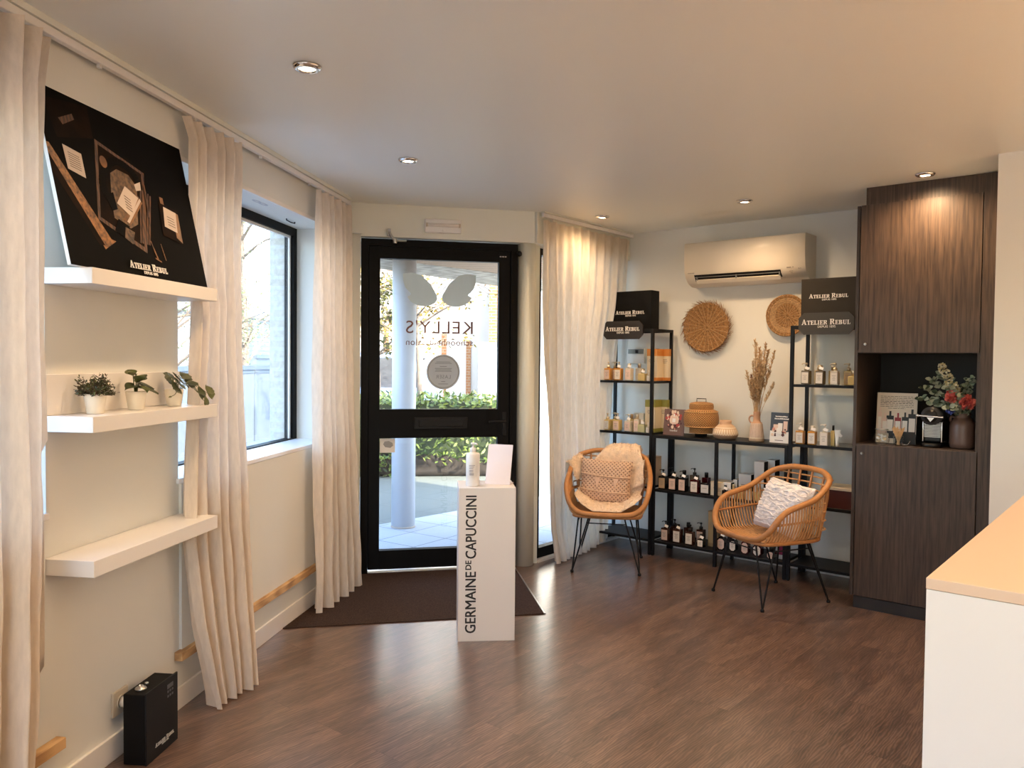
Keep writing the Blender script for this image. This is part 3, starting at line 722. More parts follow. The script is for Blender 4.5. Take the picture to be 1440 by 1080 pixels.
PB = .155; PTOP = 2.372; PZ = 1.7885
po = thing('poster_board', 'large dark poster board leaning on the topmost wall shelf', 'poster', 'L', 2.996, PB - .018, PZ)
hgt = math.hypot(PTOP - PZ, PB - .028); tilt = math.atan2(PB - .028, PTOP - PZ)
PM = Matrix.Translation((-.43, 0, 0)) @ Matrix.Rotation(-tilt, 4, 'X')
PW = .83
def U(u, v): return (u * PW, v * hgt)
bd = MB().bx(0, PW, 0, .012, .003, hgt)
part('panel', bd.xf(PM), M['plastic_white'], po, 'white edged panel')
pmats = [pm('print_darkness', (.0022, .0018, .0016), .6, var=.5, scale=4, spec=.06), pm('print_brown', (.010, .0045, .0022), .6, var=.6, scale=12, spec=.06), pm('print_gold', (.22, .095, .025), .45, var=.75, scale=70),
         pm('print_paper', (.55, .47, .41), .6, var=.05), pm('print_amber', (.20, .085, .018), .4, var=.5, scale=20), pm('print_ink', (.10, .08, .07), .5), wood('print_slats', (.020, .009, .004), (.12, .050, .016), 9, stretch=(20, 20, 3), rough=.5), pm('print_filigree', (.105, .060, .028), .5, var=.9, scale=55)]
pr = MB()
lay = [0]
def pq(pts, m):
    lay[0] += 1
    y = -.0006 - lay[0] * .00004
    pr.prism([U(*p) for p in pts], y, y + .0003, m)
pq([(0, .005), (1, .005), (1, 1), (0, 1)], 0)
pq([(.03, .93), (.30, .99), (.30, .80), (.07, .72)], 1)
pq([(.10, .84), (.19, .90), (.20, .87), (.12, .81)], 6)
pq([(0, .67), (.015, .67), (.285, .20), (.315, .194), (.233, .131), (0, .60)], 2)
pq([(0, .612), (.235, .155), (.20, .15), (0, .52)], 1)
pq([(.307, .802), (.629, .703), (.528, .164), (.224, .306)], 6)
pq([(.322, .775), (.606, .69), (.515, .20), (.243, .322)], 1)
for k in range(5):
    a = .515 + .016 * k
    pq([(a + .06, .60 - .01 * k), (a + .07, .60 - .01 * k), (a - .015, .22), (a - .025, .225)], 6)
pq([(.37, .62), (.42, .66), (.50, .65), (.55, .59), (.50, .34), (.44, .30), (.335, .34), (.35, .50)], 7)
ar = catmull([(.33, .44, 0), (.30, .52, 0), (.33, .62, 0), (.41, .705, 0), (.50, .70, 0), (.56, .64, 0), (.565, .58, 0)], 5)
for i in range(len(ar) - 1):
    p, q = ar[i], ar[i + 1]; d = (q - p).normalized(); nn = Vector((-d.y, d.x, 0)) * .024
    pq([(p.x + nn.x, p.y + nn.y), (p.x - nn.x, p.y - nn.y), (q.x - nn.x, q.y - nn.y), (q.x + nn.x, q.y + nn.y)], 0)
pq([(.30, .47), (.36, .50), (.37, .40), (.33, .38)], 0)
pq([(.335 + .024 * math.cos(k * PI / 8), .675 + .036 * math.sin(k * PI / 8)) for k in range(16)], 4)
pq([(.53, .60), (.58, .63), (.575, .575), (.535, .56)], 3)
pq([(.54, .53), (.565, .49), (.44, .315), (.395, .345)], 4)
pq([(.548, .515), (.556, .50), (.435, .33), (.42, .338)], 3)
pq([(.454, .566), (.54, .516), (.456, .378), (.373, .438)], 3)
pq([(.36, .34), (.43, .31), (.40, .22), (.32, .26)], 0)
pq([(.40, .30), (.46, .28), (.43, .20), (.38, .23)], 7)
pq([(.089, .689), (.195, .67), (.196, .531), (.095, .553)], 3)
for k in range(7): pq([(.112, .655 - k * .013), (.178, .645 - k * .013), (.178, .641 - k * .013), (.112, .651 - k * .013)], 5)
pq([(.700, .535), (.85, .515), (.84, .28), (.685, .315)], 1)
pq([(.80, .50), (.85, .49), (.845, .29), (.80, .32)], 4)
pq([(.715, .575), (.742, .572), (.742, .528), (.715, .532)], 4)
pq([(.732, .514), (.833, .495), (.814, .356), (.713, .377)], 3)
for k in range(4): pq([(.748, .455 - k * .018), (.805, .445 - k * .018), (.805, .440 - k * .018), (.748, .450 - k * .018)], 5)
for k in range(5): pq([(.42 + .07 * .2, .505 - k * .018), (.475, .485 - k * .018), (.474, .480 - k * .018), (.433, .500 - k * .018)], 5)
pq([(.566, .25), (.571, .25), (.607, .132), (.598, .128)], 2)
pq([(.580, .145), (.625, .128), (.625, .120), (.580, .137)], 2)
pq([(.644, .247), (.648, .247), (.667, .141), (.661, .141)], 2)
pq([(.60, .62), (.61, .62), (.60, .40), (.59, .41)], 6)
part('print', pr.xf(PM), pmats, po, 'dark still life print with case, paper labels and bottles')
lg = logo(.235)
part('lettering', lg.xf(PM @ Matrix.Translation((.505 * PW, -.0075, .040 * hgt + .004))), M['print_white'], po)
# ================================================================== racks along the back wall
RB, RF = -.365, -.045        # local y of the front and back faces of the rack frames (back frame: y = -offset)
T = .022
def rack(name, label, s0, s1, ztop, shelves, mids=(), solid_top=False):
    W = s1 - s0
    r = thing('metal_rack', label, 'rack', 'B', s0, 0, 0)
    for x in (0, W - T):
        for y in (RB, RF - T): part('post', MB().bx(x, x + T, y, y + T, .004, ztop - T), M['black'], r)
    for x in (0, W - T):
        for y in (RB, RF - T): part('foot', MB().bx(x + .003, x + T - .003, y + .003, y + T - .003, 0, .004), M['black'], r)
    for mx in mids:
        for y in (RB, RF - T): part('post', MB().bx(mx, mx + T, y, y + T, 0, ztop - T - (.0 if solid_top else 0)), M['black'], r)
    fr = MB()
    for y in (RB, RF - T): fr.bx(0, W, y, y + T, ztop - T, ztop)
    for x in (0, W - T): fr.bx(x, x + T, RB + T, RF - T, ztop - T, ztop)
    part('top_frame', fr, M['black'], r)
    if solid_top: part('top_board', MB().bx(T, W - T, RB + T, RF - T, ztop - .016, ztop - .001), M['black'], r)
    else: part('glass_shelf', MB().bx(T, W - T, RB + T, RF - T, ztop - .009, ztop - .003), M['shelfglass'], r)
    for z, kind in shelves:
        sf = MB()
        for y in (RB, RF - T): sf.bx(T, W - T, y + .002, y + T - .002, z - .018, z)
        for x in (T, W - T - .016): sf.bx(x, x + .016, RB + T, RF - T, z - .018, z)
        sf_ = part('shelf_frame', sf, M['black'], r)
        if kind == 'g': part('glass_pane', MB().bx(T, W - T, RB + T - .004, RF - T + .004, z - .0055, z + .0005), M['shelfglass'], sf_)
        else: part('shelf_board', MB().bx(T + .001, W - T - .001, RB + T - .002, RF - T + .002, z - .016, z + .0005), M['black'], sf_)
    return r
rack('rack', 'tall black metal rack in the corner beside the sheer curtain', -.128, .416, 1.757, [(1.350, 'g'), (.945, 'g'), (.53, 'g'), (.122, 's')])
rack('rack', 'low wide black metal rack between the two tall racks', .420, 1.478, .936, [(.518, 's'), (.120, 's')], mids=(.518,), solid_top=True)
rack('rack', 'tall black metal rack beside the dark wooden cabinet', 1.482, 1.985, 1.757, [(1.357, 'g'), (.948, 'g'), (.535, 'g'), (.122, 's')])

# boxes and shop signs on the tall racks
def carton(label, s, off, z, w, d, h, mat, lw, lz, group=None):
    b = thing('display_box', label, 'box', 'B', s, off, z)
    k_ = part('carton', MB().bx(-w / 2, w / 2, -d / 2, d / 2, 0, h, bev=.002), mat, b)
    part('lettering', logo(lw).xf(Matrix.Translation((.0, -d / 2 - .0002, lz))), M['print_white'], k_)
    return b
carton('black box with white lettering standing on top of the corner rack', .128, .175, 1.7575, .388, .125, .31, M['blackmatte'], .27, .125)
carton('dark grey box with white lettering standing on top of the rack by the cabinet', 1.690, .19, 1.7575, .370, .10, .325, M['graphite'], .262, .190)
def sign(label, s, z, w, h, cut, mat, lw, bend=.1):
    b = thing('shop_sign', label, 'sign', 'B', s, .366, z)
    p = [(-w / 2 + cut, 0), (w / 2 - cut, 0), (w / 2, cut), (w / 2, h - cut), (w / 2 - cut, h), (-w / 2 + cut, h), (-w / 2, h - cut), (-w / 2, cut)]
    k_ = part('plate', MB().prism(p, -.014, -.001), mat, b)
    part('lettering', logo(lw).xf(Matrix.Translation((0, -.0142, h * .45))), M['print_white'], k_)
    part('clip', MB().bx(-.03, .03, -.001, .0, h * .52, h * .6).bx(-.03, .03, -.001, .030, h * .601, h * .625), M['black'], b)
    return b
sign('dark brown octagonal sign with white lettering clipped to the corner rack', .147, 1.678, .366, .143, .036, pm('dark_brown_plate', (.014, .0095, .007), .5, var=.05), .315)
sign('grey brown octagonal sign with white lettering clipped to the rack by the cabinet', 1.722, 1.694, .362, .146, .036, pm('grey_brown_plate', (.038, .033, .026), .5, var=.05), .32)

# ------------------------------------------------------------------ bottles and boxes on the shelves
def liquid(name, col, rough=.12, trans=.0):
    m, nt, b = newmat(name)
    tc = N(nt, 'ShaderNodeTexCoord'); nz = N(nt, 'ShaderNodeTexNoise', Scale=30.0); nt.links.new(tc.outputs['Object'], nz.inputs['Vector'])
    cr = N(nt, 'ShaderNodeValToRGB'); cr.color_ramp.elements[0].color = rgb([c * .8 for c in col]); cr.color_ramp.elements[1].color = rgb([min(1, c * 1.15) for c in col])
    nt.links.new(nz.outputs['Fac'], cr.inputs[0]); nt.links.new(cr.outputs[0], b.inputs['Base Color'])
    b.inputs['Roughness'].default_value = rough; b.inputs['Coat Weight'].default_value = .5; b.inputs['Coat Roughness'].default_value = .05
    b.inputs['Transmission Weight'].default_value = trans; b.inputs['IOR'].default_value = 1.2
    return m
Q = {
 'amber': liquid('amber_glass', (.62, .30, .07)), 'gold': liquid('golden_glass', (.62, .47, .20)), 'clear': liquid('pale_glass', (.66, .60, .50)),
 'dark': liquid('black_glass', (.005, .005, .006)), 'brown': liquid('brown_glass', (.048, .019, .013)), 'red': liquid('dark_red_glass', (.05, .004, .006)), 'green': liquid('pale_green_glass', (.52, .50, .28)),
 'olive': liquid('smoky_glass', (.16, .13, .09)),
}
LBL = {'pink': pm('pink_label', (.74, .55, .46), .6, var=.03), 'white': pm('cream_label', (.78, .72, .64), .6, var=.03), 'kraft': pm('kraft_label', (.50, .36, .22), .6, var=.05), 'grey': pm('grey_label', (.62, .60, .56), .6, var=.03)}
M['goldcap'] = pm('brushed_gold', (.75, .62, .42), .3, .9, var=.05, scale=40)
M['capblack'] = pm('black_cap', (.005, .005, .005), .35, var=.05)
M['capcream'] = pm('cream_cap', (.78, .72, .62), .4, var=.03)
M['tagw'] = pm('white_tag', (.85, .83, .80), .6, var=.02)
INK = pm('label_ink', (.30, .26, .23), .6, var=.05)
BG = None
def bottle(label, s, off, z, w, d, h, glass, lab, top, capm, group, labk=.78, hexa=False, name='bottle'):
    """square shouldered bottle; top: pump | cap | tag | tagpump | jar"""
    b = thing(name, label, name.replace('_', ' '), 'B', s, off, z + .0006, random.uniform(-3, 3), group)
    sh = .12 * w
    g = MB()
    if hexa:
        c = w * .28
        g.prism([(-w / 2 + c, 0), (w / 2 - c, 0), (w / 2, c), (w / 2, h - c), (w / 2 - c, h), (-w / 2 + c, h), (-w / 2, h - c), (-w / 2, c)], -d / 2, d / 2)
    else:
        g.box((0, 0, h / 2), (w, d, h), bev=min(w, d) * .09)
    nr = min(w, d) * .24
    g.lathe([(nr * 1.05, h - .002), (nr, h + .004), (nr, h + .012)], seg=14)
    bd__ = part('body', g, Q[glass], b)
    if lab:
        lw, lh = w * .82, h * labk
        z0 = h * (.5 - labk / 2) - h * .02
        L = MB()
        if hexa:
            c = lw * .28
            L.prism([(-lw / 2 + c, z0), (lw / 2 - c, z0), (lw / 2, z0 + c), (lw / 2, z0 + lh - c), (lw / 2 - c, z0 + lh), (-lw / 2 + c, z0 + lh), (-lw / 2, z0 + lh - c), (-lw / 2, z0 + c)], -d / 2 - .0012, -d / 2 - .0002, 0)
        else: L.bx(-lw / 2, lw / 2, -d / 2 - .0012, -d / 2 - .0002, z0, z0 + lh)
        for k, ww in enumerate((.62, .34, .5, .4)):
            zz = z0 + lh * (.70 - .13 * k)
            L.bx(-lw * ww / 2, lw * ww / 2, -d / 2 - .0016, -d / 2 - .0012, zz, zz + lh * .035, 1)
        part('label', L, [LBL[lab], INK], bd__)
    t = h + .012
    if top in ('pump', 'tagpump'):
        p = MB().lathe([(nr * 1.15, t - .009), (nr * 1.15, t + .008), (nr * .6, t + .010), (nr * .36, t + .012), (nr * .36, t + .028), (nr * .75, t + .029), (nr * .75, t + .038), (nr * .4, t + .041)], seg=14)
        p.tube([(0, 0, t + .034), (-.012, 0, t + .036), (-.026, 0, t + .035), (-.032, 0, t + .029)], .0032, 8)
        bd__ = part('pump', p, capm, b)
    elif top in ('cap', 'tag'):
        bd__ = part('cap', MB().lathe([(nr * 1.2, t - .009), (nr * 1.2, t + .022), (nr * 1.1, t + .025)], seg=18), capm, b)
    elif top == 'jar':
        part('lid', MB().lathe([(nr * 1.5, t - .009), (nr * 1.5, t + .010), (nr * 1.4, t + .012)], seg=18), capm, b)
    if top in ('tag', 'tagpump'):
        R = Matrix.Rotation(.3, 3, 'Y') @ Matrix.Rotation(-.35, 3, 'X')
        part('price_tag', MB().box((w * .22, -nr * 1.25 - .004, t + .004), (.030, .002, .019), bev=.0008, rot=R), M['tagw'], bd__)
    return b
g1, g2, g3, g4, g5, g6, g7 = ('bottles on the top shelf of the corner rack', 'bottles on the second shelf of the corner rack', 'dark bottles on the middle shelf of the low rack', 'bottles on the bottom shelf of the low rack', 'bottles on the top shelf of the right rack', 'bottles on the second shelf of the right rack', 'small perfumes on the low rack')
zA, zB, zM, zb, zRA, zRB = 1.3505, .9455, .5185, .1205, 1.3575, .9485
bottle('amber pump bottle with pink label, leftmost on the corner rack shelf below the sign', -.020, .315, zA, .055, .050, .095, 'amber', 'pink', 'pump', M['goldcap'], g1)
bottle('amber pump bottle in the back row behind the leftmost amber bottle', -.012, .235, zA, .050, .045, .095, 'amber', 'pink', 'pump', M['goldcap'], g1)
bottle('amber bottle with white tag, second in the front row below the brown sign', .078, .315, zA, .058, .050, .096, 'amber', 'white', 'tagpump', M['goldcap'], g1)
bottle('amber bottle with gold cap in the back row beside the second amber bottle', .120, .225, zA, .050, .045, .097, 'amber', None, 'cap', M['goldcap'], g1)
bottle('pale bottle with pink label and white tag, third on the shelf below the brown sign', .176, .315, zA, .054, .048, .097, 'clear', 'pink', 'tag', M['goldcap'], g1)
bottle('pale bottle with gold cap behind the pale pink labelled bottle', .215, .225, zA, .048, .045, .098, 'clear', None, 'cap', M['goldcap'], g1)
bottle('low golden jar with tag beside the rack post on the corner rack', .300, .315, zA, .062, .050, .058, 'gold', None, 'tag', M['goldcap'], g1, name='jar')
bottle('slim small white bottle right against the corner rack post, upper shelf', .356, .318, zA, .026, .026, .045, 'clear', 'white', 'cap', M['capcream'], g1)
bottle('yellowish pump bottle, leftmost on the second shelf of the corner rack', -.022, .315, zB, .055, .050, .085, 'gold', 'grey', 'pump', M['goldcap'], g2)
bottle('yellowish pump bottle behind the leftmost one on the second corner shelf', .000, .235, zB, .048, .045, .085, 'gold', None, 'pump', M['goldcap'], g2)
bottle('golden bottle with pink label, second on the second corner shelf', .073, .315, zB, .060, .050, .088, 'gold', 'pink', 'tagpump', M['goldcap'], g2)
bottle('golden bottle with brown cap in the back row of the second corner shelf', .150, .225, zB, .052, .045, .096, 'gold', None, 'cap', pm('copper_cap', (.60, .40, .22), .35, .5), g2)
bottle('pale bottle with pink label and tag, third on the second corner shelf', .176, .315, zB, .056, .048, .085, 'clear', 'pink', 'tagpump', M['goldcap'], g2)
bottle('tall slim pale bottle, fourth on the second corner shelf', .252, .31, zB, .045, .040, .10, 'clear', 'pink', 'cap', M['goldcap'], g2)
bottle('small green jar with tag on the second corner shelf', .303, .315, zB, .062, .050, .062, 'green', None, 'tag', M['capcream'], g2, name='jar')
bottle('small white tube bottle right beside the green jar', .356, .318, zB, .028, .026, .045, 'clear', 'white', 'cap', M['capcream'], g2)
# cartons on the corner rack
def banded(label, s, off, z, w, d, h, body, band, group, name='gift_box', top=.22):
    b = thing(name, label, name.replace('_', ' '), 'B', s, off, z + .0006, 0, group)
    k_ = part('carton', MB().bx(-w / 2, w / 2, -d / 2, d / 2, 0, h, bev=.0015), body, b)
    c = MB().bx(-w / 2 - .001, w / 2 + .001, -d / 2 - .001, d / 2 + .001, h * (1 - top), h + .001).bx(-w / 2 - .001, w / 2 + .001, -d / 2 - .001, d / 2 + .001, 0.0002, h * .10)
    part('band', c, band, k_)
    pr_ = MB()
    for k, ww in enumerate((.5, .62, .4)): pr_.bx(-w * ww / 2, w * ww / 2, -d / 2 - .0016, -d / 2 - .0003, h * (.66 - .05 * k), h * (.66 - .05 * k) + .004)
    part('printed_lines', pr_, INK, k_)
    return b
crm = pm('cream_carton', (.74, .62, .44), .55, var=.03)
org = pm('orange_band', (.62, .24, .05), .55, var=.05)
olv = pm('olive_band', (.28, .26, .05), .55, var=.05)
banded('cream box with orange band behind the post, left one of the pair', .313, .145, zA, .090, .11, .252, crm, org, 'orange banded gift boxes')
banded('cream box with orange band, right one of the pair on the upper corner shelf', .374, .075, zA, .070, .05, .252, crm, org, 'orange banded gift boxes')
banded('cream box with olive band, left one of the pair on the second corner shelf', .303, .145, zB, .090, .11, .250, crm, olv, 'olive banded gift boxes')
banded('cream box with olive band, right one of the pair on the second corner shelf', .368, .075, zB, .070, .05, .250, crm, olv, 'olive banded gift boxes')
solo('paper_carton', 'pale carton standing behind the bottles on the second corner shelf', 'box', MB().bx(-.045, .045, -.02, .02, 0, .14, bev=.001).bx(-.03, .03, -.0205, -.02, .05, .10), pm('pale_carton', (.62, .60, .54), .6, var=.03), 'B', .193, .17, zB + .0006)
solo('paper_carton', 'kraft coloured carton behind the left chair on the corner rack', 'box', MB().bx(-.06, .05, -.05, .05, 0, .225, bev=.0015), pm('kraft_carton', (.60, .44, .30), .65, var=.05), 'B', .345, .22, .5306)

# decorations on the low rack top
card = thing('picture_card', 'brown picture card with a flower wreath leaning on the low rack', 'card', 'B', .548, .27, .9365)
CT = Matrix.Rotation(-.12, 4, 'X')
part('panel', MB().bx(-.088, .088, 0, .006, 0, .202).xf(CT), pm('brown_card', (.17, .095, .075), .5, var=.05), card)
pcm = [pm('petal_pink', (.62, .28, .22), .6), pm('petal_dark', (.09, .03, .03), .6), pm('petal_cream', (.78, .62, .50), .6), LBL['pink'], M['print_white'], pm('petal_red', (.42, .06, .05), .6)]
pc = MB(); rr = random.Random(5)
for k in range(46):
    a = rr.uniform(0, 2 * PI); rad = rr.uniform(.042, .068); cx, cz = rad * math.cos(a), .118 + rad * math.sin(a); s_ = rr.uniform(.008, .017)
    pc.prism([(cx + s_ * math.cos(a + t * 2 * PI / 7) * rr.uniform(.7, 1), cz + s_ * math.sin(a + t * 2 * PI / 7)) for t in range(7)], -.0006 - k * .00003, 0, rr.choice((0, 1, 2, 5, 1, 2)))
pc.prism([(.040 * math.cos(t * PI / 10), .120 + .044 * math.sin(t * PI / 10)) for t in range(20)], -.0004, 0, 2)
pc.bx(-.019, .019, -.0026, 0, .085, .145, 3).bx(-.006, .006, -.0026, 0, .145, .165, 4).bx(-.014, .014, -.0028, 0, .10, .13, 4)
pc.join(fit(text_mb('Istanbul', .03, .0006, m=4), w=.062, cx=0, z0=.030), Matrix.Translation((0, -.0006, 0)))
part('picture', pc.xf(CT), pcm, card)

M['bamboo'] = weave('woven_bamboo', (.13, .048, .010), (.66, .34, .12), 26, plane='CYL', bump=1.0, ramp=(.50, .92))
M['bamboo_hoop'] = pm('bamboo_hoop', (.60, .34, .14), .5, var=.15, scale=30)
lamp = thing('bamboo_lamp', 'round woven bamboo table lamp standing on the low rack', 'lamp', 'B', .749, .205, .9365)
def tier(r, z0, z1, bulge):
    n = 8
    out = [(r + bulge * math.sin(PI * k / n) - .0, z0 + (z1 - z0) * k / n) for k in range(n + 1)]
    return out
part('foot', MB().lathe([(.046, 0), (.046, .022), (.02, .024), (.02, .035)], seg=24), M['blackmatte'], lamp)
tb = []
tb.append(MB().lathe([(.082, .030)] + tier(.084, .030, .072, .004) + [(.092, .074)], seg=44))
part('lower_tier', tb[0], M['bamboo'], lamp)
part('middle_tier', MB().lathe([(.092, .068), (.116, .072)] + tier(.122, .078, .188, .010) + [(.116, .198), (.088, .206)], seg=52), M['bamboo'], lamp)
part('upper_tier', MB().lathe([(.088, .204)] + tier(.088, .206, .246, .004) + [(.080, .256), (.04, .264)], seg=44), M['bamboo'], lamp)
hp = MB()
for r_, z_ in ((.087, .030), (.096, .072), (.124, .078), (.124, .190), (.092, .204), (.086, .250)):
    hp.tube([(r_ * math.cos(t * PI / 22), r_ * math.sin(t * PI / 22), z_) for t in range(44)], .0035, 6, closed=True)
part('hoop', hp, M['bamboo_hoop'], lamp)
part('handle', MB().tube([(-.038, 0, .258), (-.038, 0, .288), (.038, 0, .288), (.038, 0, .258)], .0032, 8), M['black'], lamp)

def banded_clay(name, bands):
    """earthenware whose bands follow the height"""
    m, nt, b = newmat(name)
    tc = N(nt, 'ShaderNodeTexCoord'); sep = N(nt, 'ShaderNodeSeparateXYZ'); nt.links.new(tc.outputs['Object'], sep.inputs[0])
    at = N(nt, 'ShaderNodeMath', operation='ARCTAN2'); nt.links.new(sep.outputs[1], at.inputs[0]); nt.links.new(sep.outputs[0], at.inputs[1])
    mu = N(nt, 'ShaderNodeMath', operation='MULTIPLY'); mu.inputs[1].default_value = 30; nt.links.new(at.outputs[0], mu.inputs[0])
    sn = N(nt, 'ShaderNodeMath', operation='SINE'); nt.links.new(mu.outputs[0], sn.inputs[0])
    st_ = N(nt, 'ShaderNodeMath', operation='GREATER_THAN'); st_.inputs[1].default_value = -.1; nt.links.new(sn.outputs[0], st_.inputs[0])
    cur = None
    nz = N(nt, 'ShaderNodeTexNoise', Scale=40.0)
    nt.links.new(tc.outputs['Object'], nz.inputs['Vector'])
    for z0, z1, ca, cb in bands:
        gt = N(nt, 'ShaderNodeMath', operation='GREATER_THAN'); gt.inputs[1].default_value = z0; nt.links.new(sep.outputs[2], gt.inputs[0])
        mx = N(nt, 'ShaderNodeMixRGB'); mx.inputs[1].default_value = rgb(ca); mx.inputs[2].default_value = rgb(cb); nt.links.new(st_.outputs[0], mx.inputs[0])
        m2 = N(nt, 'ShaderNodeMixRGB'); nt.links.new(gt.outputs[0], m2.inputs[0])
        if cur is None: m2.inputs[1].default_value = rgb(ca)
        else: nt.links.new(cur.outputs[0], m2.inputs[1])
        nt.links.new(mx.outputs[0], m2.inputs[2]); cur = m2
    mm = N(nt, 'ShaderNodeMixRGB', blend_type='MULTIPLY'); mm.inputs[0].default_value = .25; nt.links.new(cur.outputs[0], mm.inputs[1]); nt.links.new(nz.outputs['Fac'], mm.inputs[2])
    nt.links.new(mm.outputs[0], b.inputs['Base Color']); b.inputs['Roughness'].default_value = .75
    bp = N(nt, 'ShaderNodeBump', Strength=.5, Distance=.003); nt.links.new(st_.outputs[0], bp.inputs['Height']); nt.links.new(bp.outputs[0], b.inputs['Normal'])
    return m
clay, tan, crem, brn = (.62, .40, .26), (.66, .46, .30), (.84, .72, .55), (.40, .25, .15)
vase = solo('squat_vase', 'squat tan vase with cream stripes on the low rack', 'vase', MB().lathe([(.070, 0), (.088, .020), (.092, .038), (.089, .055), (.074, .085), (.055, .103), (.044, .110), (.042, .118), (.044, .136), (.040, .138), (.036, .125)], seg=48),
            banded_clay('striped_clay', [(-1, 0, brn, brn), (.032, 0, crem, tan), (.040, 0, tan, crem), (.075, 0, tan, tan), (.082, 0, crem, crem), (.088, 0, tan, tan), (.106, 0, clay, clay)]), 'B', .968, .25, .9365)
jug = thing('jug_vase', 'tall tan jug with looped handle and cream ribs holding dried grass', 'vase', 'B', 1.206, .25, .9365)
part('body', MB().lathe([(.050, 0), (.053, .006), (.053, .030), (.047, .080), (.042, .122), (.038, .134), (.027, .140), (.024, .160), (.024, .205), (.026, .212), (.022, .212), (.020, .170)], seg=48),
     banded_clay('ribbed_clay', [(-1, 0, tan, tan), (.022, 0, crem, crem), (.030, 0, (.52, .36, .28), (.80, .66, .54)), (.132, 0, (.62, .36, .22), (.62, .36, .22))]), jug)
part('handle', MB().tube(catmull([(-.022, 0, .178), (-.040, 0, .183), (-.056, 0, .168), (-.054, 0, .145), (-.040, 0, .130)], 5), .006, 8), pm('clay_handle', (.50, .32, .22), .7), jug)
dg_ = thing('dried_grass', 'bunch of dried beige grass and flowers standing in the tan jug', 'dried flowers', 'B', 1.206, .25, 1.06)
gm = [pm('dry_straw', (.50, .33, .17), .8, var=.25, scale=60), pm('dry_plume', (.56, .38, .21), .9, var=.3, scale=80), pm('dry_brown', (.26, .13, .065), .8, var=.3, scale=60), pm('dry_pale', (.66, .50, .31), .9, var=.2, scale=80)]
rr = random.Random(21)
for k in range(30):
    a = rr.uniform(0, 2 * PI); sp = rr.uniform(.015, .095); L = rr.uniform(.40, .60) if k < 15 else rr.uniform(.28, .40)
    lx = sp * math.cos(a) + .030 * L / .5 * rr.uniform(.2, 1.4); ly = sp * math.sin(a) * .7
    path = catmull([(.008 * math.cos(a), .008 * math.sin(a), 0), (lx * .35, ly * .35, L * .4), (lx * .75, ly * .75, L * .75), (lx, ly, L)], 6)
    s_ = MB().tube(path, .0016, 5, m=0)
    pmx = 1 if rr.random() < .5 else (3 if rr.random() < .6 else 2)
    n0 = int(len(path) * rr.uniform(.45, .62))
    for i in range(n0, len(path)):
        t = (i - n0) / max(1, len(path) - n0)
        for q in range(14):
            d = Vector((rr.uniform(-1, 1), rr.uniform(-1, 1), rr.uniform(.6, 2.2)))
            base_ = path[i - 1].lerp(path[i], rr.random())
            s_.leaf(base_, d, (rr.uniform(-1, 1), rr.uniform(-1, 1), .2), rr.uniform(.018, .040) * (1.1 - .5 * t), rr.uniform(.003, .007), m=pmx)
    part('stem', s_, gm, dg_, recalc=False)
card = thing('picture_card', 'black and white product card leaning on the low rack near the right post', 'card', 'B', 1.372, .255, .9365)
part('panel', MB().bx(-.068, .072, 0, .005, 0, .215).xf(CT), pm('black_card_face', (.022, .022, .024), .4, var=.05), card)
pc = MB()
pc.prism([(-.068, 0), (.072, 0), (.072, .082), (.02, .075), (-.068, .085)], -.0006, 0, 4)
pc.bx(-.012, .020, -.0022, 0, .085, .14, 4).bx(.026, .055, -.0024, 0, .09, .155, 3).bx(-.045, -.010, -.0018, 0, .085, .13, 3).bx(-.020, .016, -.003, 0, .060, .105, 4)
rr = random.Random(8)
for k in range(22):
    cx, cz, s_ = rr.uniform(-.055, .06), rr.uniform(.05, .10), rr.uniform(.006, .013)
    if -.024 < cx < .02: continue
    pc.prism([(cx + s_ * math.cos(t * 2 * PI / 5 + k), cz + s_ * math.sin(t * 2 * PI / 5 + k)) for t in range(5)], -.0032 - k * .00004, 0, rr.choice((0, 1, 2)))
for z_, x0_, x1_ in ((.183, -.034, .052), (.167, -.040, .058)):
    x_ = x0_
    while x_ < x1_:
        k_ = rr.uniform(.004, .007); pc.bx(x_, x_ + k_, -.0012, 0, z_, z_ + rr.uniform(.006, .010), 4); x_ += k_ + .0016
pc.bx(-.03, .03, -.001, 0, .016, .020, 1)
part('picture', pc.xf(CT), pcm, card)

# middle shelf of the low rack
bottle('black pump bottle with kraft label, leftmost on the middle shelf of the low rack', .488, .305, zM, .060, .052, .100, 'dark', 'kraft', 'tagpump', M['capblack'], g3)
bottle('black pump bottle behind the kraft labelled bottle', .512, .205, zM, .055, .050, .105, 'dark', None, 'pump', M['capblack'], g3)
bottle('black bottle with pale label and tag, second on the middle shelf of the low rack', .577, .305, zM, .062, .052, .104, 'dark', 'pink', 'tag', M['capblack'], g3)
bottle('smoky bottle with black cap behind the second black bottle', .615, .205, zM, .055, .050, .110, 'olive', None, 'cap', M['capblack'], g3)
bottle('black bottle with pale label and tag, third on the middle shelf of the low rack', .660, .305, zM, .062, .052, .104, 'dark', 'pink', 'tagpump', M['capblack'], g3)
bottle('smoky pump bottle behind the third black bottle', .702, .205, zM, .058, .050, .118, 'olive', None, 'pump', M['capblack'], g3)
bottle('dark red bottle with white label and tag, fourth on the low rack middle shelf', .760, .305, zM, .064, .052, .098, 'red', 'white', 'tag', M['capblack'], g3)
bottle('dark red bottle with tall cap behind the fourth bottle', .800, .205, zM, .052, .048, .110, 'red', None, 'cap', M['capblack'], g3)
cd = thing('candle', 'black candle glass with pale label on the middle shelf of the low rack', 'candle', 'B', .850, .305, zM + .0006)
part('glass', MB().box((0, 0, .043), (.074, .060, .086), bev=.005), Q['dark'], cd)
part('label', MB().bx(-.030, .030, -.0312, -.0301, .012, .072).bx(-.018, .018, -.0316, -.0312, .045, .049, 1), [LBL['grey'], INK], cd)
blk = M['blackmatte']
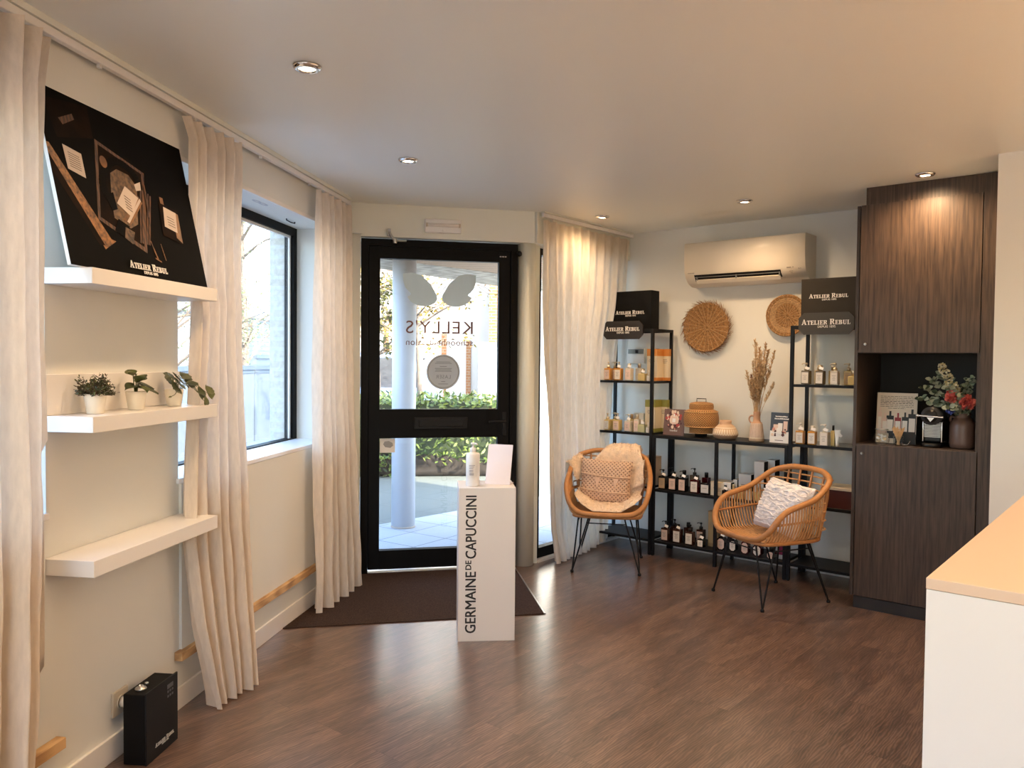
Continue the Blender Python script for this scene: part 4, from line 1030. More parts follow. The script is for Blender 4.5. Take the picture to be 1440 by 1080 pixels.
def twobox(label, s, off, z, w, d, h, front, side, group=None, lines=True, name='product_box'):
    b = thing(name, label, 'box', 'B', s, off, z + .0006, 0, group)
    part('carton', MB().bx(-w / 2, w / 2, -d / 2, d / 2, 0, h, bev=.0012), side, b)
    f = MB().bx(-w / 2 + .001, w / 2 - .001, -d / 2 - .0008, -d / 2 + .001, .001, h - .001).bx(-w / 2 + .001, w / 2 - .001, -d / 2, d / 2 - .001, h - .001, h + .0006)
    if lines:
        for k, ww in enumerate((.6, .4, .5)): f.bx(-w * ww / 2, w * ww / 2, -d / 2 - .0014, -d / 2 - .0008, h * (.55 - .1 * k), h * (.55 - .1 * k) + .004, 1)
    part('wrapper', f, [front, INK], b)
    return b
wht, sil = pm('white_wrapper', (.78, .76, .72), .5, var=.02), pm('silver_grey_wrapper', (.60, .60, .58), .4, var=.03)
twobox('flat black box with cream top right of the candle', .945, .235, zM, .110, .17, .100, crm, blk)
twobox('black box with white label just right of the middle post', 1.020, .26, zM, .060, .12, .105, wht, blk)
bottle('small jar with white tag on the middle shelf right of the middle post', 1.010, .325, zM, .040, .036, .050, 'dark', None, 'tag', M['capblack'], g7, name='jar')
twobox('slim white and black box left of the pale square box', 1.058, .24, zM, .034, .05, .125, wht, blk)
twobox('pale square box with printed lines in front of the tall boxes', 1.135, .225, zM, .096, .10, .172, sil, blk)
twobox('tall silver grey box with black side on the low rack', 1.245, .24, zM, .074, .09, .275, sil, blk, 'tall product boxes')
twobox('tall black sided box behind the tall silver one on the low rack', 1.300, .17, zM, .066, .09, .285, sil, blk, 'tall product boxes')
for i, (s_, gl_, nm) in enumerate(((1.072, 'clear', 'first'), (1.130, 'gold', 'second'), (1.192, 'clear', 'third'), (1.252, 'gold', 'fourth'))):
    bottle('small %s perfume bottle, %s from the left behind the right chair rods' % ('golden' if gl_ == 'gold' else 'clear', nm), s_, .325, zM, .042, .032, .062, gl_, None, 'cap', M['goldcap'], g7)
# bottom shelf of the low rack
bottle('brown pump bottle with pale label, leftmost on the bottom shelf', .517, .305, zb, .060, .052, .100, 'brown', 'pink', 'tagpump', M['capblack'], g4)
bottle('brown pump bottle behind the leftmost bottle of the bottom shelf', .545, .215, zb, .055, .050, .104, 'brown', None, 'pump', M['capblack'], g4)
bottle('brown bottle with cream label and tag, second on the bottom shelf', .620, .305, zb, .063, .052, .104, 'brown', 'white', 'tag', M['capblack'], g4)
bottle('brown bottle with tall black cap behind the second one, bottom shelf', .662, .215, zb, .055, .050, .110, 'brown', None, 'cap', M['capblack'], g4)
bottle('brown pump bottle with cream label, third on the bottom shelf', .724, .305, zb, .062, .052, .100, 'brown', 'white', 'pump', M['capblack'], g4)
bottle('brown pump bottle behind the third bottle of the bottom shelf', .768, .215, zb, .058, .050, .108, 'brown', 'pink', 'pump', M['capblack'], g4)
bottle('small cream labelled jar with tag in front of the gold box', .822, .315, zb, .050, .045, .060, 'dark', 'white', 'tag', M['capblack'], g4, name='jar')
banded('tall dull gold box at the middle post on the bottom shelf', .885, .215, zb, .078, .085, .265, pm('dull_gold_carton', (.45, .33, .17), .5, var=.05), pm('dull_gold_edge', (.34, .24, .12), .5), None, name='gold_box', top=.03)
bottle('black bottle with long octagonal label, right of the middle post on the bottom shelf', .978, .300, zb, .060, .045, .098, 'dark', 'pink', 'tag', M['capblack'], g4, hexa=True)
bottle('black bottle with white octagonal label, second right of the middle post', 1.062, .285, zb, .050, .045, .088, 'dark', 'white', 'tag', M['capblack'], g4, hexa=True)
bottle('dark red bottle with octagonal label under the right chair', 1.162, .300, zb, .054, .045, .095, 'red', 'pink', 'tag', M['capblack'], g4, hexa=True)
bottle('dark red jar with octagonal cream label under the right chair', 1.255, .300, zb, .062, .050, .085, 'red', 'white', 'jar', pm('deep_red_lid', (.20, .015, .02), .35), g4, hexa=True)
bottle('small dark jar with round pale label near the right tall rack, bottom shelf', 1.362, .320, zb, .056, .048, .060, 'dark', 'pink', 'jar', M['capblack'], g4, hexa=True, name='jar')
solo('red_carton', 'magenta carton with white foot at the right end of the bottom shelf', 'box', MB().bx(-.026, .026, -.026, .026, .03, .11, 0, bev=.001).bx(-.026, .026, -.026, .026, 0, .0299, 1), [pm('magenta_carton', (.30, .02, .07), .4), M['tagw']], 'B', 1.420, .255, zb + .0006)
# right tall rack
bottle('smoky bottle with cream label and tag, leftmost on the top shelf of the right rack', 1.578, .315, zRA, .055, .050, .094, 'olive', 'white', 'tagpump', M['goldcap'], g5)
bottle('brown gold bottle behind the leftmost bottle on the right rack', 1.635, .225, zRA, .050, .048, .094, 'gold', None, 'cap', M['goldcap'], g5)
bottle('smoky bottle with cream label and gold cap, second on the right rack top shelf', 1.673, .315, zRA, .055, .050, .094, 'olive', 'white', 'tag', M['goldcap'], g5)
bottle('golden bottle behind the second bottle of the right rack', 1.728, .225, zRA, .050, .048, .094, 'gold', None, 'cap', M['goldcap'], g5)
bottle('white labelled pump bottle, third on the top shelf of the right rack', 1.769, .315, zRA, .050, .048, .094, 'clear', 'white', 'pump', M['goldcap'], g5)
bottle('brown tinted pump bottle behind the third bottle of the right rack', 1.832, .235, zRA, .050, .048, .094, 'gold', 'kraft', 'pump', M['goldcap'], g5)
bottle('low golden jar beside the cabinet on the top shelf of the right rack', 1.888, .315, zRA, .060, .050, .060, 'gold', None, 'cap', M['goldcap'], g5, name='jar')
banded('cream box with orange band beside the cabinet on the right rack', 1.922, .16, zRA, .075, .08, .250, crm, org, None)
bottle('amber pump bottle with white label, leftmost on the second shelf of the right rack', 1.545, .315, zRB, .054, .048, .090, 'amber', 'white', 'tagpump', M['capcream'], g6)
bottle('amber bottle with white label and tag, second on the right rack second shelf', 1.627, .315, zRB, .052, .048, .090, 'amber', 'white', 'tag', M['capcream'], g6)
bottle('white pump bottle with tag, third on the second shelf of the right rack', 1.711, .315, zRB, .055, .048, .090, 'clear', 'white', 'tagpump', M['capcream'], g6, labk=.9)
bottle('slim golden bottle with black cap beside the white tube', 1.757, .29, zRB, .026, .026, .100, 'gold', None, 'cap', M['capblack'], g6)
tu = thing('cream_tube', 'white cream tube standing on its cap on the second right rack shelf', 'tube', 'B', 1.793, .315, zRB + .0006, 12)
part('tube_body', MB().grid(lambda u, v: ((.011 + .008 * v) * math.cos(2 * PI * u), (.011 * (1 - v) + .0015) * math.sin(2 * PI * u), .016 + .092 * v), 20, 6, closed_u=True), M['plastic_white'], tu)
part('cap', MB().lathe([(.0115, 0), (.0115, .016), (.010, .017)], seg=18), M['capcream'], tu)
part('price_tag', MB().box((.017, -.012, .075), (.026, .002, .018), rot=Matrix.Rotation(.8, 3, 'Y'), bev=.0006), M['tagw'], tu)
twobox('dark red box with cream lid on the third shelf of the right rack', 1.835, .235, .5355, .215, .20, .120, pm('dark_red_box', (.085, .018, .012), .4, var=.05), crm, lines=False)
solo('box_lid', 'flat cream lid lying on the dark red box', 'lid', MB().bx(-.112, .112, -.105, .105, 0, .018, bev=.001), crm, 'B', 1.835, .235, .6575)

# ================================================================== things on the back wall
ac = thing('air_conditioner', 'cream wall mounted air conditioner above the racks', 'air conditioner', 'B', 1.057, 0, 2.085)
ap = [(0, .0), (-.085, .0), (-.150, .022), (-.195, .060), (-.214, .100), (-.222, .160), (-.225, .240), (-.222, .316), (-.212, .324), (0, .324)]
def acbody(x0, x1, prof):
    mb = MB(); n = len(prof)
    mb.add([(x0, y, z) for y, z in prof] + [(x1, y, z) for y, z in prof], [tuple(range(n)), tuple(reversed(range(n, 2 * n)))])
    for i in range(n):
        j = (i + 1) % n; mb.f.append((i, n + i, n + j, j)); mb.m.append(0); mb.s.append(2 <= i <= 6)
    return mb
part('casing', acbody(-.462, .462, ap), M['cream_plastic'], ac)
sl = MB(); sl.add([(-.385, -.168, .030), (.285, -.168, .030), (.285, -.208, .080), (-.385, -.208, .080)], [(0, 1, 2, 3)]); 
sl2 = MB(); 
for (yy, zz) in ((-.1705, .034),): pass
slot = MB()
for a, b in (((-.1695, .0335), (-.2045, .0795)),):
    (y0, z0), (y1, z1) = a, b
    slot.add([(-.385, y0 - .006, z0 - .002), (.285, y0 - .006, z0 - .002), (.285, y1 - .004, z1), (-.385, y1 - .004, z1), (-.385, y0 + .03, z0 + .01), (.285, y0 + .03, z0 + .01), (.285, y1 + .03, z1), (-.385, y1 + .03, z1)], [(0, 1, 2, 3), (4, 7, 6, 5), (0, 4, 5, 1), (1, 5, 6, 2), (2, 6, 7, 3), (3, 7, 4, 0)])
part('outlet', slot, M['black'], ac)
part('louver', MB().box((-.05, -.176, .030), (.655, .040, .006), bev=.002, rot=Matrix.Rotation(-.80, 3, 'X')), M['cream_plastic'], ac)
lv = MB()
for x in (-.365, -.05, .275): lv.bx(x - .003, x + .003, -.205, -.16, .040, .066)
lv.bx(-.38, .28, -.2045, -.198, .060, .064)
part('vane', lv, pm('grey_vane', (.20, .20, .20), .4), ac)
ic = MB()
ic.bx(.33, .36, -.2125, -.207, .088, .094).bx(.372, .378, -.2125, -.207, .088, .094).bx(.345, .372, -.2005, -.195, .064, .067).bx(.352, .366, -.196, -.190, .052, .055).bx(.412, .419, -.2095, -.204, .078, .084).bx(.426, .430, -.2095, -.204, .080, .084)
part('display_mark', ic, pm('grey_mark', (.28, .24, .19), .5), ac)
ic = MB()
for k in range(5): ic.bx(-.435 + k * .011, -.427 + k * .011, -.2145, -.209, .092, .0975)
part('emblem', ic, pm('dim_mark', (.42, .36, .28), .5), ac)

th = thing('thermostat', 'white thermostat with grey display on the wall behind the corner rack', 'thermostat', 'B', .055, 0, 1.487)
part('housing', MB().bx(-.08, .085, -.024, 0, 0, .126, bev=.003), M['plastic_white'], th)
part('display', MB().bx(-.070, .078, -.0255, -.0238, .080, .118), pm('grey_display', (.22, .24, .23), .3), th)
part('display_digit', MB().bx(.0, .028, -.0262, -.0254, .085, .112), M['black'], th)

M['straw'] = pm('seagrass', (.36, .19, .072), .8, var=.45, scale=70, bump=.6, bscale=120)
M['straw2'] = pm('pale_seagrass', (.52, .33, .17), .8, var=.35, scale=90, bump=.5, bscale=120)
RX = Matrix.Rotation(PI / 2, 3, 'X')
def basket(label, s, z, R, rings, fringe, mats, seed, wide=None):
    rnd = random.Random(seed)
    b = thing('wall_basket', label, 'basket', 'B', s, 0, z)
    cp = MB(); rr_ = R / rings
    for k in range(rings):
        r = rr_ * (k + .5); n = max(10, int(2 * PI * r / .011))
        yb = -.014 - .03 * (r / R) ** 2
        path = []
        m_ = 0 if not wide else wide(k / rings)
        pts = []
        for i in range(n * 2):
            a = 2 * PI * i / (n * 2)
            pts.append(Vector((r * math.cos(a), yb + (.0018 if i % 2 else -.0018), r * math.sin(a))))
        cp.tube(pts, [rr_ * (.58 if i % 2 else .50) for i in range(n * 2)], 6, closed=True, m=m_)
    part('coil', cp, mats, b)
    st_ = MB()
    for i in range(26):
        a = 2 * PI * i / 26 + rnd.uniform(-.03, .03)
        for k in range(rings // 3 if i % 2 else 1, rings):
            r = rr_ * (k + .5); yb = -.014 - .03 * (r / R) ** 2 - rr_ * .5
            st_.tube([(r * math.cos(a) - rr_ * .5 * math.cos(a), yb, (r - rr_ * .5) * math.sin(a)), (r * math.cos(a + .06), yb - .003, r * math.sin(a + .06)), ((r + rr_ * .5) * math.cos(a + .03), yb, (r + rr_ * .5) * math.sin(a + .03))], .0022, 5)
    part('stitching', st_, M['straw2'], b)
    if fringe:
        fm = MB()
        for i in range(240):
            a = 2 * PI * i / 240; r = R * rnd.uniform(.95, 1.0); L = rnd.uniform(.025, .055); t = a + 1.05 + rnd.uniform(-.3, .3)
            p = Vector((r * math.cos(a), -.044 + rnd.uniform(-.006, .012), r * math.sin(a)))
            fm.tube([p, p + Vector((L * math.cos(t), rnd.uniform(-.004, .014), L * math.sin(t)))], [.0026, .0008], 5)
        part('fringe', fm, pm('dark_fringe', (.27, .15, .075), .85, var=.4, scale=60), b)
    return b
basket('larger round seagrass wall basket with frayed rim between the racks', .694, 1.774, .190, 15, True, [M['straw'], M['straw2']], 3)
basket('smaller round woven wall basket half hidden behind the right rack sign', 1.328, 1.848, .153, 12, False, [M['straw'], M['straw2']], 4, wide=lambda t: 1 if .55 < t < .80 else 0)

# ================================================================== tall cabinet with niche
cb = thing('tall_cabinet', 'tall dark oak cabinet with open niche beside the right rack', 'cabinet', 'B', 2.35, .34, 0)
def cbx(x0, x1, o0, o1, z0, z1, bev=.0): return MB().bx(x0 - 2.35, x1 - 2.35, .34 - o1, .34 - o0, z0, z1, bev=bev)
bod = MB()
for a in ((1.993, 2.012, .006, .662, .072, 2.464), (2.655, 2.672, .006, .662, .072, 2.464), (2.012, 2.655, .006, .640, .072, .090), (2.012, 2.655, .006, .640, 2.446, 2.464), (2.012, 2.655, .006, .660, 1.567, 1.585)): bod.join(cbx(*a))
bod.join(cbx(2.012, 2.655, .006, .660, .994, 1.012))
part('carcass', bod, M['cabinet'], cb)
part('niche_back', cbx(2.012, 2.655, .14, .150, 1.012, 1.567), M['cabinet_in'], cb)
dr = part('upper_door', cbx(2.022, 2.668, .664, .683, 1.570, 2.462, bev=.001), M['cabinet'], cb)
def knob(x, z): return MB().lathe([(.0045, 0), (.0045, .010), (.0075, .013), (.008, .022), (.006, .026)], (x - 2.35, .34 - .683, z), 16, axis=Matrix.Rotation(PI / 2, 3, 'X'))
part('knob', knob(2.066, 1.620), M['steel'], dr)
dr = part('lower_door', cbx(2.022, 2.668, .664, .683, .078, 1.008, bev=.001), M['cabinet'], cb)
part('knob', knob(2.060, .957), M['steel'], dr)
part('side_filler', cbx(2.6735, 2.796, .60, .683, .075, 2.565, bev=.001), M['cabinet'], cb)
part('top_filler', cbx(2.044, 2.6725, .60, .664, 2.4645, H - .001), M['cabinet'], cb)
part('plinth', cbx(2.02, 2.79, .03, .672, 0, .0715), pm('dark_plinth', (.020, .018, .018), .5, var=.2, scale=10), cb)

NZ = 1.0126
bo = thing('display_board', 'cream printed board with product photo standing in the cabinet niche', 'sign', 'B', 2.196, .50, NZ)
BT = Matrix.Rotation(-.10, 4, 'X')
part('panel', MB().bx(-.115, .115, 0, .006, 0, .312).xf(BT), pm('cream_board', (.68, .58, .46), .6, var=.02), bo)
pb = MB(); rr = random.Random(3)
for k in range(8):
    x = -.095 if k < 7 else -.05; xe = .095 if k < 7 else .05
    while x < xe:
        L = rr.uniform(.008, .026); pb.bx(x, min(x + L, xe), -.0008, 0, .288 - k * .0105, .2905 - k * .0105 + (.001 if k in (3, 4) else 0), 0); x += L + .004
for x, w_, h_, m_ in ((-.095, .022, .13, 3), (-.065, .030, .095, 3), (-.035, .042, .11, 0), (.010, .036, .10, 1), (.050, .036, .105, 0), (.090, .044, .125, 0)):
    pb.bx(x - w_ / 2, x + w_ / 2, -.001, 0, .06, .06 + h_, m_)
    pb.bx(x - w_ * .4, x + w_ * .4, -.0014, 0, .075, .06 + h_ * .78, 2)
    pb.bx(x - w_ * .14, x + w_ * .14, -.001, 0, .06 + h_, .06 + h_ + .028, m_)
pb.bx(.0, .115, -.0009, 0, .0, .062, 0); pb.bx(-.04, .0, -.0009, 0, .03, .062, 0)
part('print', pb.xf(BT), [M['print_black'], pm('print_red', (.28, .02, .025), .5), LBL['white'], LBL['pink']], bo)
clg = thin_glass('clear_jar_glass', (.96, .97, .97), 1.3)
jr = thing('glass_jar', 'round glass jar filled with white treats in the cabinet niche', 'jar', 'B', 2.148, .615, NZ)
part('glass', MB().lathe([(.030, 0), (.042, .012), (.046, .035), (.042, .058), (.030, .072), (.028, .080), (.036, .092)], seg=28), clg, jr)
part('lid_ring', MB().lathe([(.036, .088), (.038, .090), (.038, .094), (.034, .095)], seg=28), M['steel'], jr)
tr_ = [pm('white_wrapper_treat', (.84, .82, .78), .5, var=.05), pm('cream_treat', (.74, .58, .36), .5, var=.05)]
rr = random.Random(17); k = 0
for i in range(14):
    a = rr.uniform(0, 2 * PI); r_ = rr.uniform(0, .026); zz = .016 + .043 * (i / 14)
    sb = MB().box((0, 0, 0), (rr.uniform(.016, .022), .015, .012), bev=.004, rot=Matrix.Rotation(rr.uniform(0, 3), 3, 'Z') @ Matrix.Rotation(rr.uniform(-.5, .5), 3, 'X'))
    solo('wrapped_sweet', 'small wrapped sweet inside the round glass jar', 'sweet', sb, tr_[0] if rr.random() < .7 else tr_[1], 'B', 2.148 + r_ * math.cos(a), .615 + r_ * math.sin(a), NZ + zz, group='wrapped sweets in the glass jar')
gs = thing('drinking_glass', 'clear glass holding wooden stirrers in the cabinet niche', 'glass', 'B', 2.243, .615, NZ)
part('glass', MB().lathe([(.024, 0), (.026, .003), (.030, .055), (.030, .056), (.027, .055), (.023, .004)], seg=24), clg, gs)
stm = pm('birch_stick', (.68, .42, .20), .6, var=.12, scale=40)
rr = random.Random(4)
for i in range(18):
    a = 2 * PI * i / 18 + rr.uniform(-.15, .15); b0 = .008; t0 = rr.uniform(.028, .044)
    p0 = Vector((b0 * math.cos(a + 2.5), b0 * math.sin(a + 2.5), 0)); p1 = Vector((t0 * math.cos(a), t0 * .7 * math.sin(a), .102 + rr.uniform(-.006, .006)))
    solo('wooden_stirrer', 'thin wooden coffee stirrer standing in the clear glass', 'stirrer', MB().tube([p0, p1], .0032, 5, flat=.45), stm, 'B', 2.243, .615, NZ + .0045, group='wooden stirrers in the glass')
sp_ = MB().tube(catmull([(-.015, -.0, .004), (.0, 0, .006), (.012, .0, .014), (.020, 0, .030)], 4), .003, 8).ball((-.02, 0, .005), .009, 10, 6, sc=(1.3, .8, .35))
solo('small_spoon', 'small metal spoon leaning beside the stirrer glass', 'spoon', sp_, M['chrome'], 'B', 2.292, .62, NZ + .001, -20)
cm = thing('coffee_machine', 'black capsule coffee machine with ribbed steel side in the niche', 'coffee machine', 'B', 2.418, .52, NZ)
part('body', MB().box((0, .05, .102), (.098, .20, .150), bev=.012), M['capblack'], cm)
part('head', MB().lathe([(.0, -.06), (.050, -.06), (.054, -.054), (.054, .10), (.0, .10)], (0, 0, .186), 36, axis=Matrix.Rotation(PI / 2, 3, 'X')), pm('graphite_plastic', (.045, .045, .048), .35, var=.05), cm)
part('head_disc', MB().lathe([(0, 0), (.038, 0), (.038, .004), (0, .006)], (0, -.101, .186), 30, axis=Matrix.Rotation(PI / 2, 3, 'X')), M['capblack'], cm)
lvr = MB().tube([(-.070, -.110, .186), (.066, -.110, .180)], .0055, 10).ball((-.070, -.110, .186), .010, 12, 8)
lvr.prism([(-.020, .178), (.020, .176), (.0, .152)], -.112, -.106)
part('lever', lvr, M['chrome'], cm)
rb = MB()
rr = random.Random(2)
for k in range(11): rb.bx(-.044, .044, -.056 - .004 * (k % 2), -.049, .058 + k * .0085, .0625 + k * .0085)
part('ribbed_front', rb, M['steel'], cm)
fe = MB()
for x in (-.050, .050): fe.bx(x - .0035, x + .0035, -.058, .15, .03, .150, bev=.002)
part('chrome_edge', fe, M['chrome'], cm)
part('drip_tray', MB().lathe([(0, 0), (.052, 0), (.052, .020), (.046, .024), (0, .024)], (0, -.06, 0), 30).box((0, 0, .012), (.09, .14, .024), bev=.004), M['capblack'], cm)

fv = thing('brown_vase', 'brown bottle shaped vase with flowers in the cabinet niche', 'vase', 'B', 2.566, .52, NZ)
part('body', MB().lathe([(.056, 0), (.066, .006), (.068, .030), (.068, .130), (.064, .152), (.050, .170), (.040, .178), (.038, .186), (.044, .200), (.042, .206), (.036, .200)], seg=36), pm('brown_ceramic', (.150, .085, .062), .35, var=.1, scale=8), fv)
part('ear', MB().tube(catmull([(-.040, 0, .178), (-.058, 0, .182), (-.066, 0, .166), (-.060, 0, .150)], 4), .006, 8), pm('brown_ceramic_ear', (.150, .085, .062), .35), fv)
# ------------------------------------------------------------------ flowers in the brown vase (each its own stem)
leafm = [pm('eucalyptus_green', (.20, .24, .15), .6, var=.25, scale=20), pm('pale_eucalyptus', (.36, .38, .27), .6, var=.2, scale=20), pm('dark_leaf', (.055, .075, .04), .6, var=.3, scale=20)]
FG = 'flowers and leaves in the brown vase'
fx, fo, fz = 2.566, .52, NZ + .19
def stem_thing(name, label, cat, tip, mid=None, group=FG):
    """root at the vase mouth; tip relative to it"""
    o = thing(name, label, cat, 'B', fx, fo, fz, 0, group)
    mid = mid or (tip[0] * .35, tip[1] * .35, tip[2] * .6)
    path = catmull([(tip[0] * .02, 0, -.10), (tip[0] * .06, tip[1] * .06, 0), mid, tip], 6)
    part('stalk', MB().tube(path, .002, 6), leafm[2], o)
    return o, path
rr = random.Random(31)
euc = [((-.20, -.05, .16), 'pale green eucalyptus sprig reaching farthest left from the brown vase'), ((-.15, -.07, .07), 'eucalyptus sprig drooping left above the coffee machine'), ((-.12, .02, .24), 'eucalyptus sprig rising behind the white flower spike'), ((.040, -.05, .22), 'eucalyptus sprig rising at the right edge of the niche'), ((.02, -.12, .13), 'eucalyptus sprig between the two coral flowers'), ((-.05, -.11, .05), 'eucalyptus sprig hanging over the rim of the brown vase'), ((-.22, -.03, .10), 'long eucalyptus sprig stretching level to the left of the flowers'), ((-.16, -.02, .21), 'eucalyptus sprig behind the blue flower, upper left of the bunch'), ((-.06, -.10, .17), 'eucalyptus sprig in front of the white spike foot'), ((.02, -.02, .17), 'eucalyptus sprig behind the larger coral flower')]
for tip, lb in euc:
    o, path = stem_thing('eucalyptus_sprig', lb, 'leaves', tip)
    lm = MB()
    for i in range(7, len(path)):
        for q in range(3):
            a = rr.uniform(0, 2 * PI); d = Vector((math.cos(a), -abs(math.sin(a)) * .8, rr.uniform(-.3, .6)))
            lm.leaf(path[i], d, (0, -1, .4 + rr.uniform(-.4, .4)), rr.uniform(.034, .050), rr.uniform(.022, .032), m=rr.choice((0, 1, 1, 2)), fold=.05)
    part('leaf', lm, leafm, o, recalc=False)
def bloom(name, label, tip, R, cols, seed):
    o, path = stem_thing(name, label, 'flower', tip)
    r2 = random.Random(seed); pm_ = MB(); c = Vector(tip)
    for k in range(90):
        d = Vector((r2.gauss(0, 1), r2.gauss(0, 1), r2.gauss(0, 1))).normalized()
        pm_.leaf(c + d * R * r2.uniform(.2, .6), d + Vector((r2.uniform(-.5, .5),) * 3), (r2.uniform(-1, 1), r2.uniform(-1, 1), r2.uniform(-1, 1)), R * r2.uniform(.5, .75), R * r2.uniform(.45, .7), m=r2.choice((0, 0, 1)), fold=.3)
    pm_.ball(c, R * .6, 12, 8, m=1)
    part('petal', pm_, cols, o, recalc=False)
coral = [pm('coral_petal', (.70, .16, .12), .6, var=.2, scale=40), pm('deep_coral_petal', (.45, .06, .055), .6, var=.2, scale=40)]
bloom('coral_flower', 'left coral red flower above the coffee machine', (-.045, -.075, .120), .040, coral, 1)
bloom('coral_flower', 'right coral red flower, the larger one by the niche edge', (.036, -.10, .085), .046, coral, 2)
blue = [pm('blue_petal', (.10, .14, .50), .6, var=.2, scale=40), pm('dark_blue_petal', (.04, .05, .22), .6, var=.2, scale=40)]
bloom('blue_flower', 'small blue flower low above the vase rim', (-.048, -.085, .035), .026, blue, 3)
bloom('blue_flower', 'dark blue flower high behind the eucalyptus on the left', (-.135, .01, .180), .018, blue, 4)
o, path = stem_thing('white_flower_spike', 'tall cream white flower spike leaning left in the brown vase', 'flower', (-.105, -.06, .285), (-.03, -.05, .13))
r2 = random.Random(9); sp = MB()
for i in range(8, len(path)):
    t = (i - 8) / (len(path) - 9)
    for q in range(26):
        d = Vector((r2.gauss(0, 1), r2.gauss(0, 1), r2.gauss(0, 1))).normalized()
        sp.leaf(path[i] + d * .026 * (1.1 - .6 * t), d, (r2.uniform(-1, 1), -1, r2.uniform(-1, 1)), .015, .014, m=r2.choice((0, 0, 1)), fold=.3)
part('floret', sp, [pm('cream_floret', (.74, .66, .46), .6, var=.1, scale=40), pm('yellow_floret', (.56, .46, .22), .6, var=.1, scale=40)], o, recalc=False)

# ================================================================== reception counter
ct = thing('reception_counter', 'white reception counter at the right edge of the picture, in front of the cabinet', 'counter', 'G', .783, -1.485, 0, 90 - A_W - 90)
# local x runs to the right along the front, local y runs away along the left side
part('body', MB().bx(0, 1.7, .0, 2.35, 0, 1.078), M['white'], ct)
part('counter_top', MB().bx(-.001, 1.702, -.001, 2.352, 1.0785, 1.10, bev=.0015), pm('lamp_glow_laminate', (.74, .56, .41), .45, var=.01, scale=2), ct)  # warm lamp glow on the white top is put into its colour

# ================================================================== white pedestal by the door
px_, py_ = -.29, 4.198
pd = thing('display_pedestal', 'white display pedestal with black vertical lettering in front of the door', 'pedestal', 'G', px_ + .152, -(py_ + .135 + .015), 0, 5.6)
PH = .822
part('column', MB().bx(-.152, .152, -.135, .135, 0, PH, bev=.0012), M['white'], pd)
def vtext(y, face):
    """reads upwards, baseline on the right"""
    g = MB()
    a = fit(text_mb('GERMAINE', .1, .001, bold=0), w=.328, h=.056, cx=0, z0=0)
    b = fit(text_mb('DE', .1, .001), w=.048, h=.030, cx=0, z0=.026)
    c = fit(text_mb('CAPUCCINI', .1, .001, bold=0), w=.335, h=.056, cx=0, z0=0)
    g.join(a, Matrix.Translation((.164 + .028, 0, 0))); g.join(b, Matrix.Translation((.328 + .028 + .012 + .024, 0, 0))); g.join(c, Matrix.Translation((.328 + .028 + .072 + .1675, 0, 0)))
    th_ = MB()
    for dx in (-.0011, 0, .0011):
        for dz in (-.0008, .0008): th_.join(g, Matrix.Translation((dx, -.00004 * (dx > 0) - .00004 * (dz > 0), dz)))
    g = th_
    # turn a quarter so that x -> z, z -> -x
    return MB().join(g, Matrix(((0, 0, -1, 0), (0, 1, 0, 0), (1, 0, 0, 0), (0, 0, 0, 1))))
tx = vtext(0, 1)
part('lettering', MB().join(tx, Matrix.Translation((-.058, -.1357, .018))), M['print_black'], pd)
part('lettering', MB().join(tx, Matrix.Rotation(PI, 4, 'Z') @ Matrix.Translation((-.058, -.1357, .018))), M['print_black'], pd)
pt = FR['G']
def onped(name, label, cat, x, y, rot=0):
    o = D.objects.new(name, None); COL.objects.link(o); o.empty_display_size = .05
    o.matrix_world = pd.matrix_world @ Matrix.Translation((x, y, PH + .0006)) @ Matrix.Rotation(math.radians(rot), 4, 'Z')
    return tag(o, label, cat)
bt = onped('pump_bottle', 'white pump bottle standing on the white pedestal', 'bottle', -.075, -.055, 8)
part('body', MB().lathe([(.034, 0), (.037, .003), (.037, .170), (.034, .177), (.016, .180), (.015, .190)], seg=32), M['plastic_white'], bt)
part('pump', MB().lathe([(.017, .184), (.017, .204), (.008, .207), (.006, .209), (.006, .222), (.012, .223), (.012, .231), (.007, .234)], seg=20).tube([(0, 0, .228), (.012, -.018, .229), (.016, -.032, .226)], .005, 8), M['plastic_white'], bt)
lb = MB()
def onlab(x0, x1, z0, z1):
    n = 4
    for i in range(n):
        a0 = -PI / 2 + (x0 + (x1 - x0) * i / n) / .0372; a1 = -PI / 2 + (x0 + (x1 - x0) * (i + 1) / n) / .0372; r = .0373
        lb.add([(r * math.cos(a0), r * math.sin(a0), z0), (r * math.cos(a1), r * math.sin(a1), z0), (r * math.cos(a1), r * math.sin(a1), z1), (r * math.cos(a0), r * math.sin(a0), z1)], [(0, 1, 2, 3)])
for k in range(3): onlab(-.028, .004 - .004 * k, .112 - k * .008, .115 - k * .008)
for k in range(2): onlab(-.028, -.004, .086 - k * .008, .089 - k * .008)
for k in range(9): onlab(-.026 + k * .0028, -.0245 + k * .0028, .060, .073)
part('label_print', lb, pm('grey_ink', (.22, .20, .24), .5), bt)
cdh = onped('leaflet_stand', 'pinkish white blank leaflet stand on the white pedestal', 'leaflet stand', .062, -.015, -20)
LT = Matrix.Rotation(-.30, 4, 'X')
ls = MB().bx(-.070, .070, -.0015, .0015, .0, .222)
# slanted sides: shear the sheet a little as the photo shows
part('sheet', ls.xf(LT), M['acryl'], cdh)
part('foot', MB().bx(-.070, .070, .0, .085, 0, .003).xf(Matrix.Translation((0, -.002, 0))), M['acryl'], cdh)

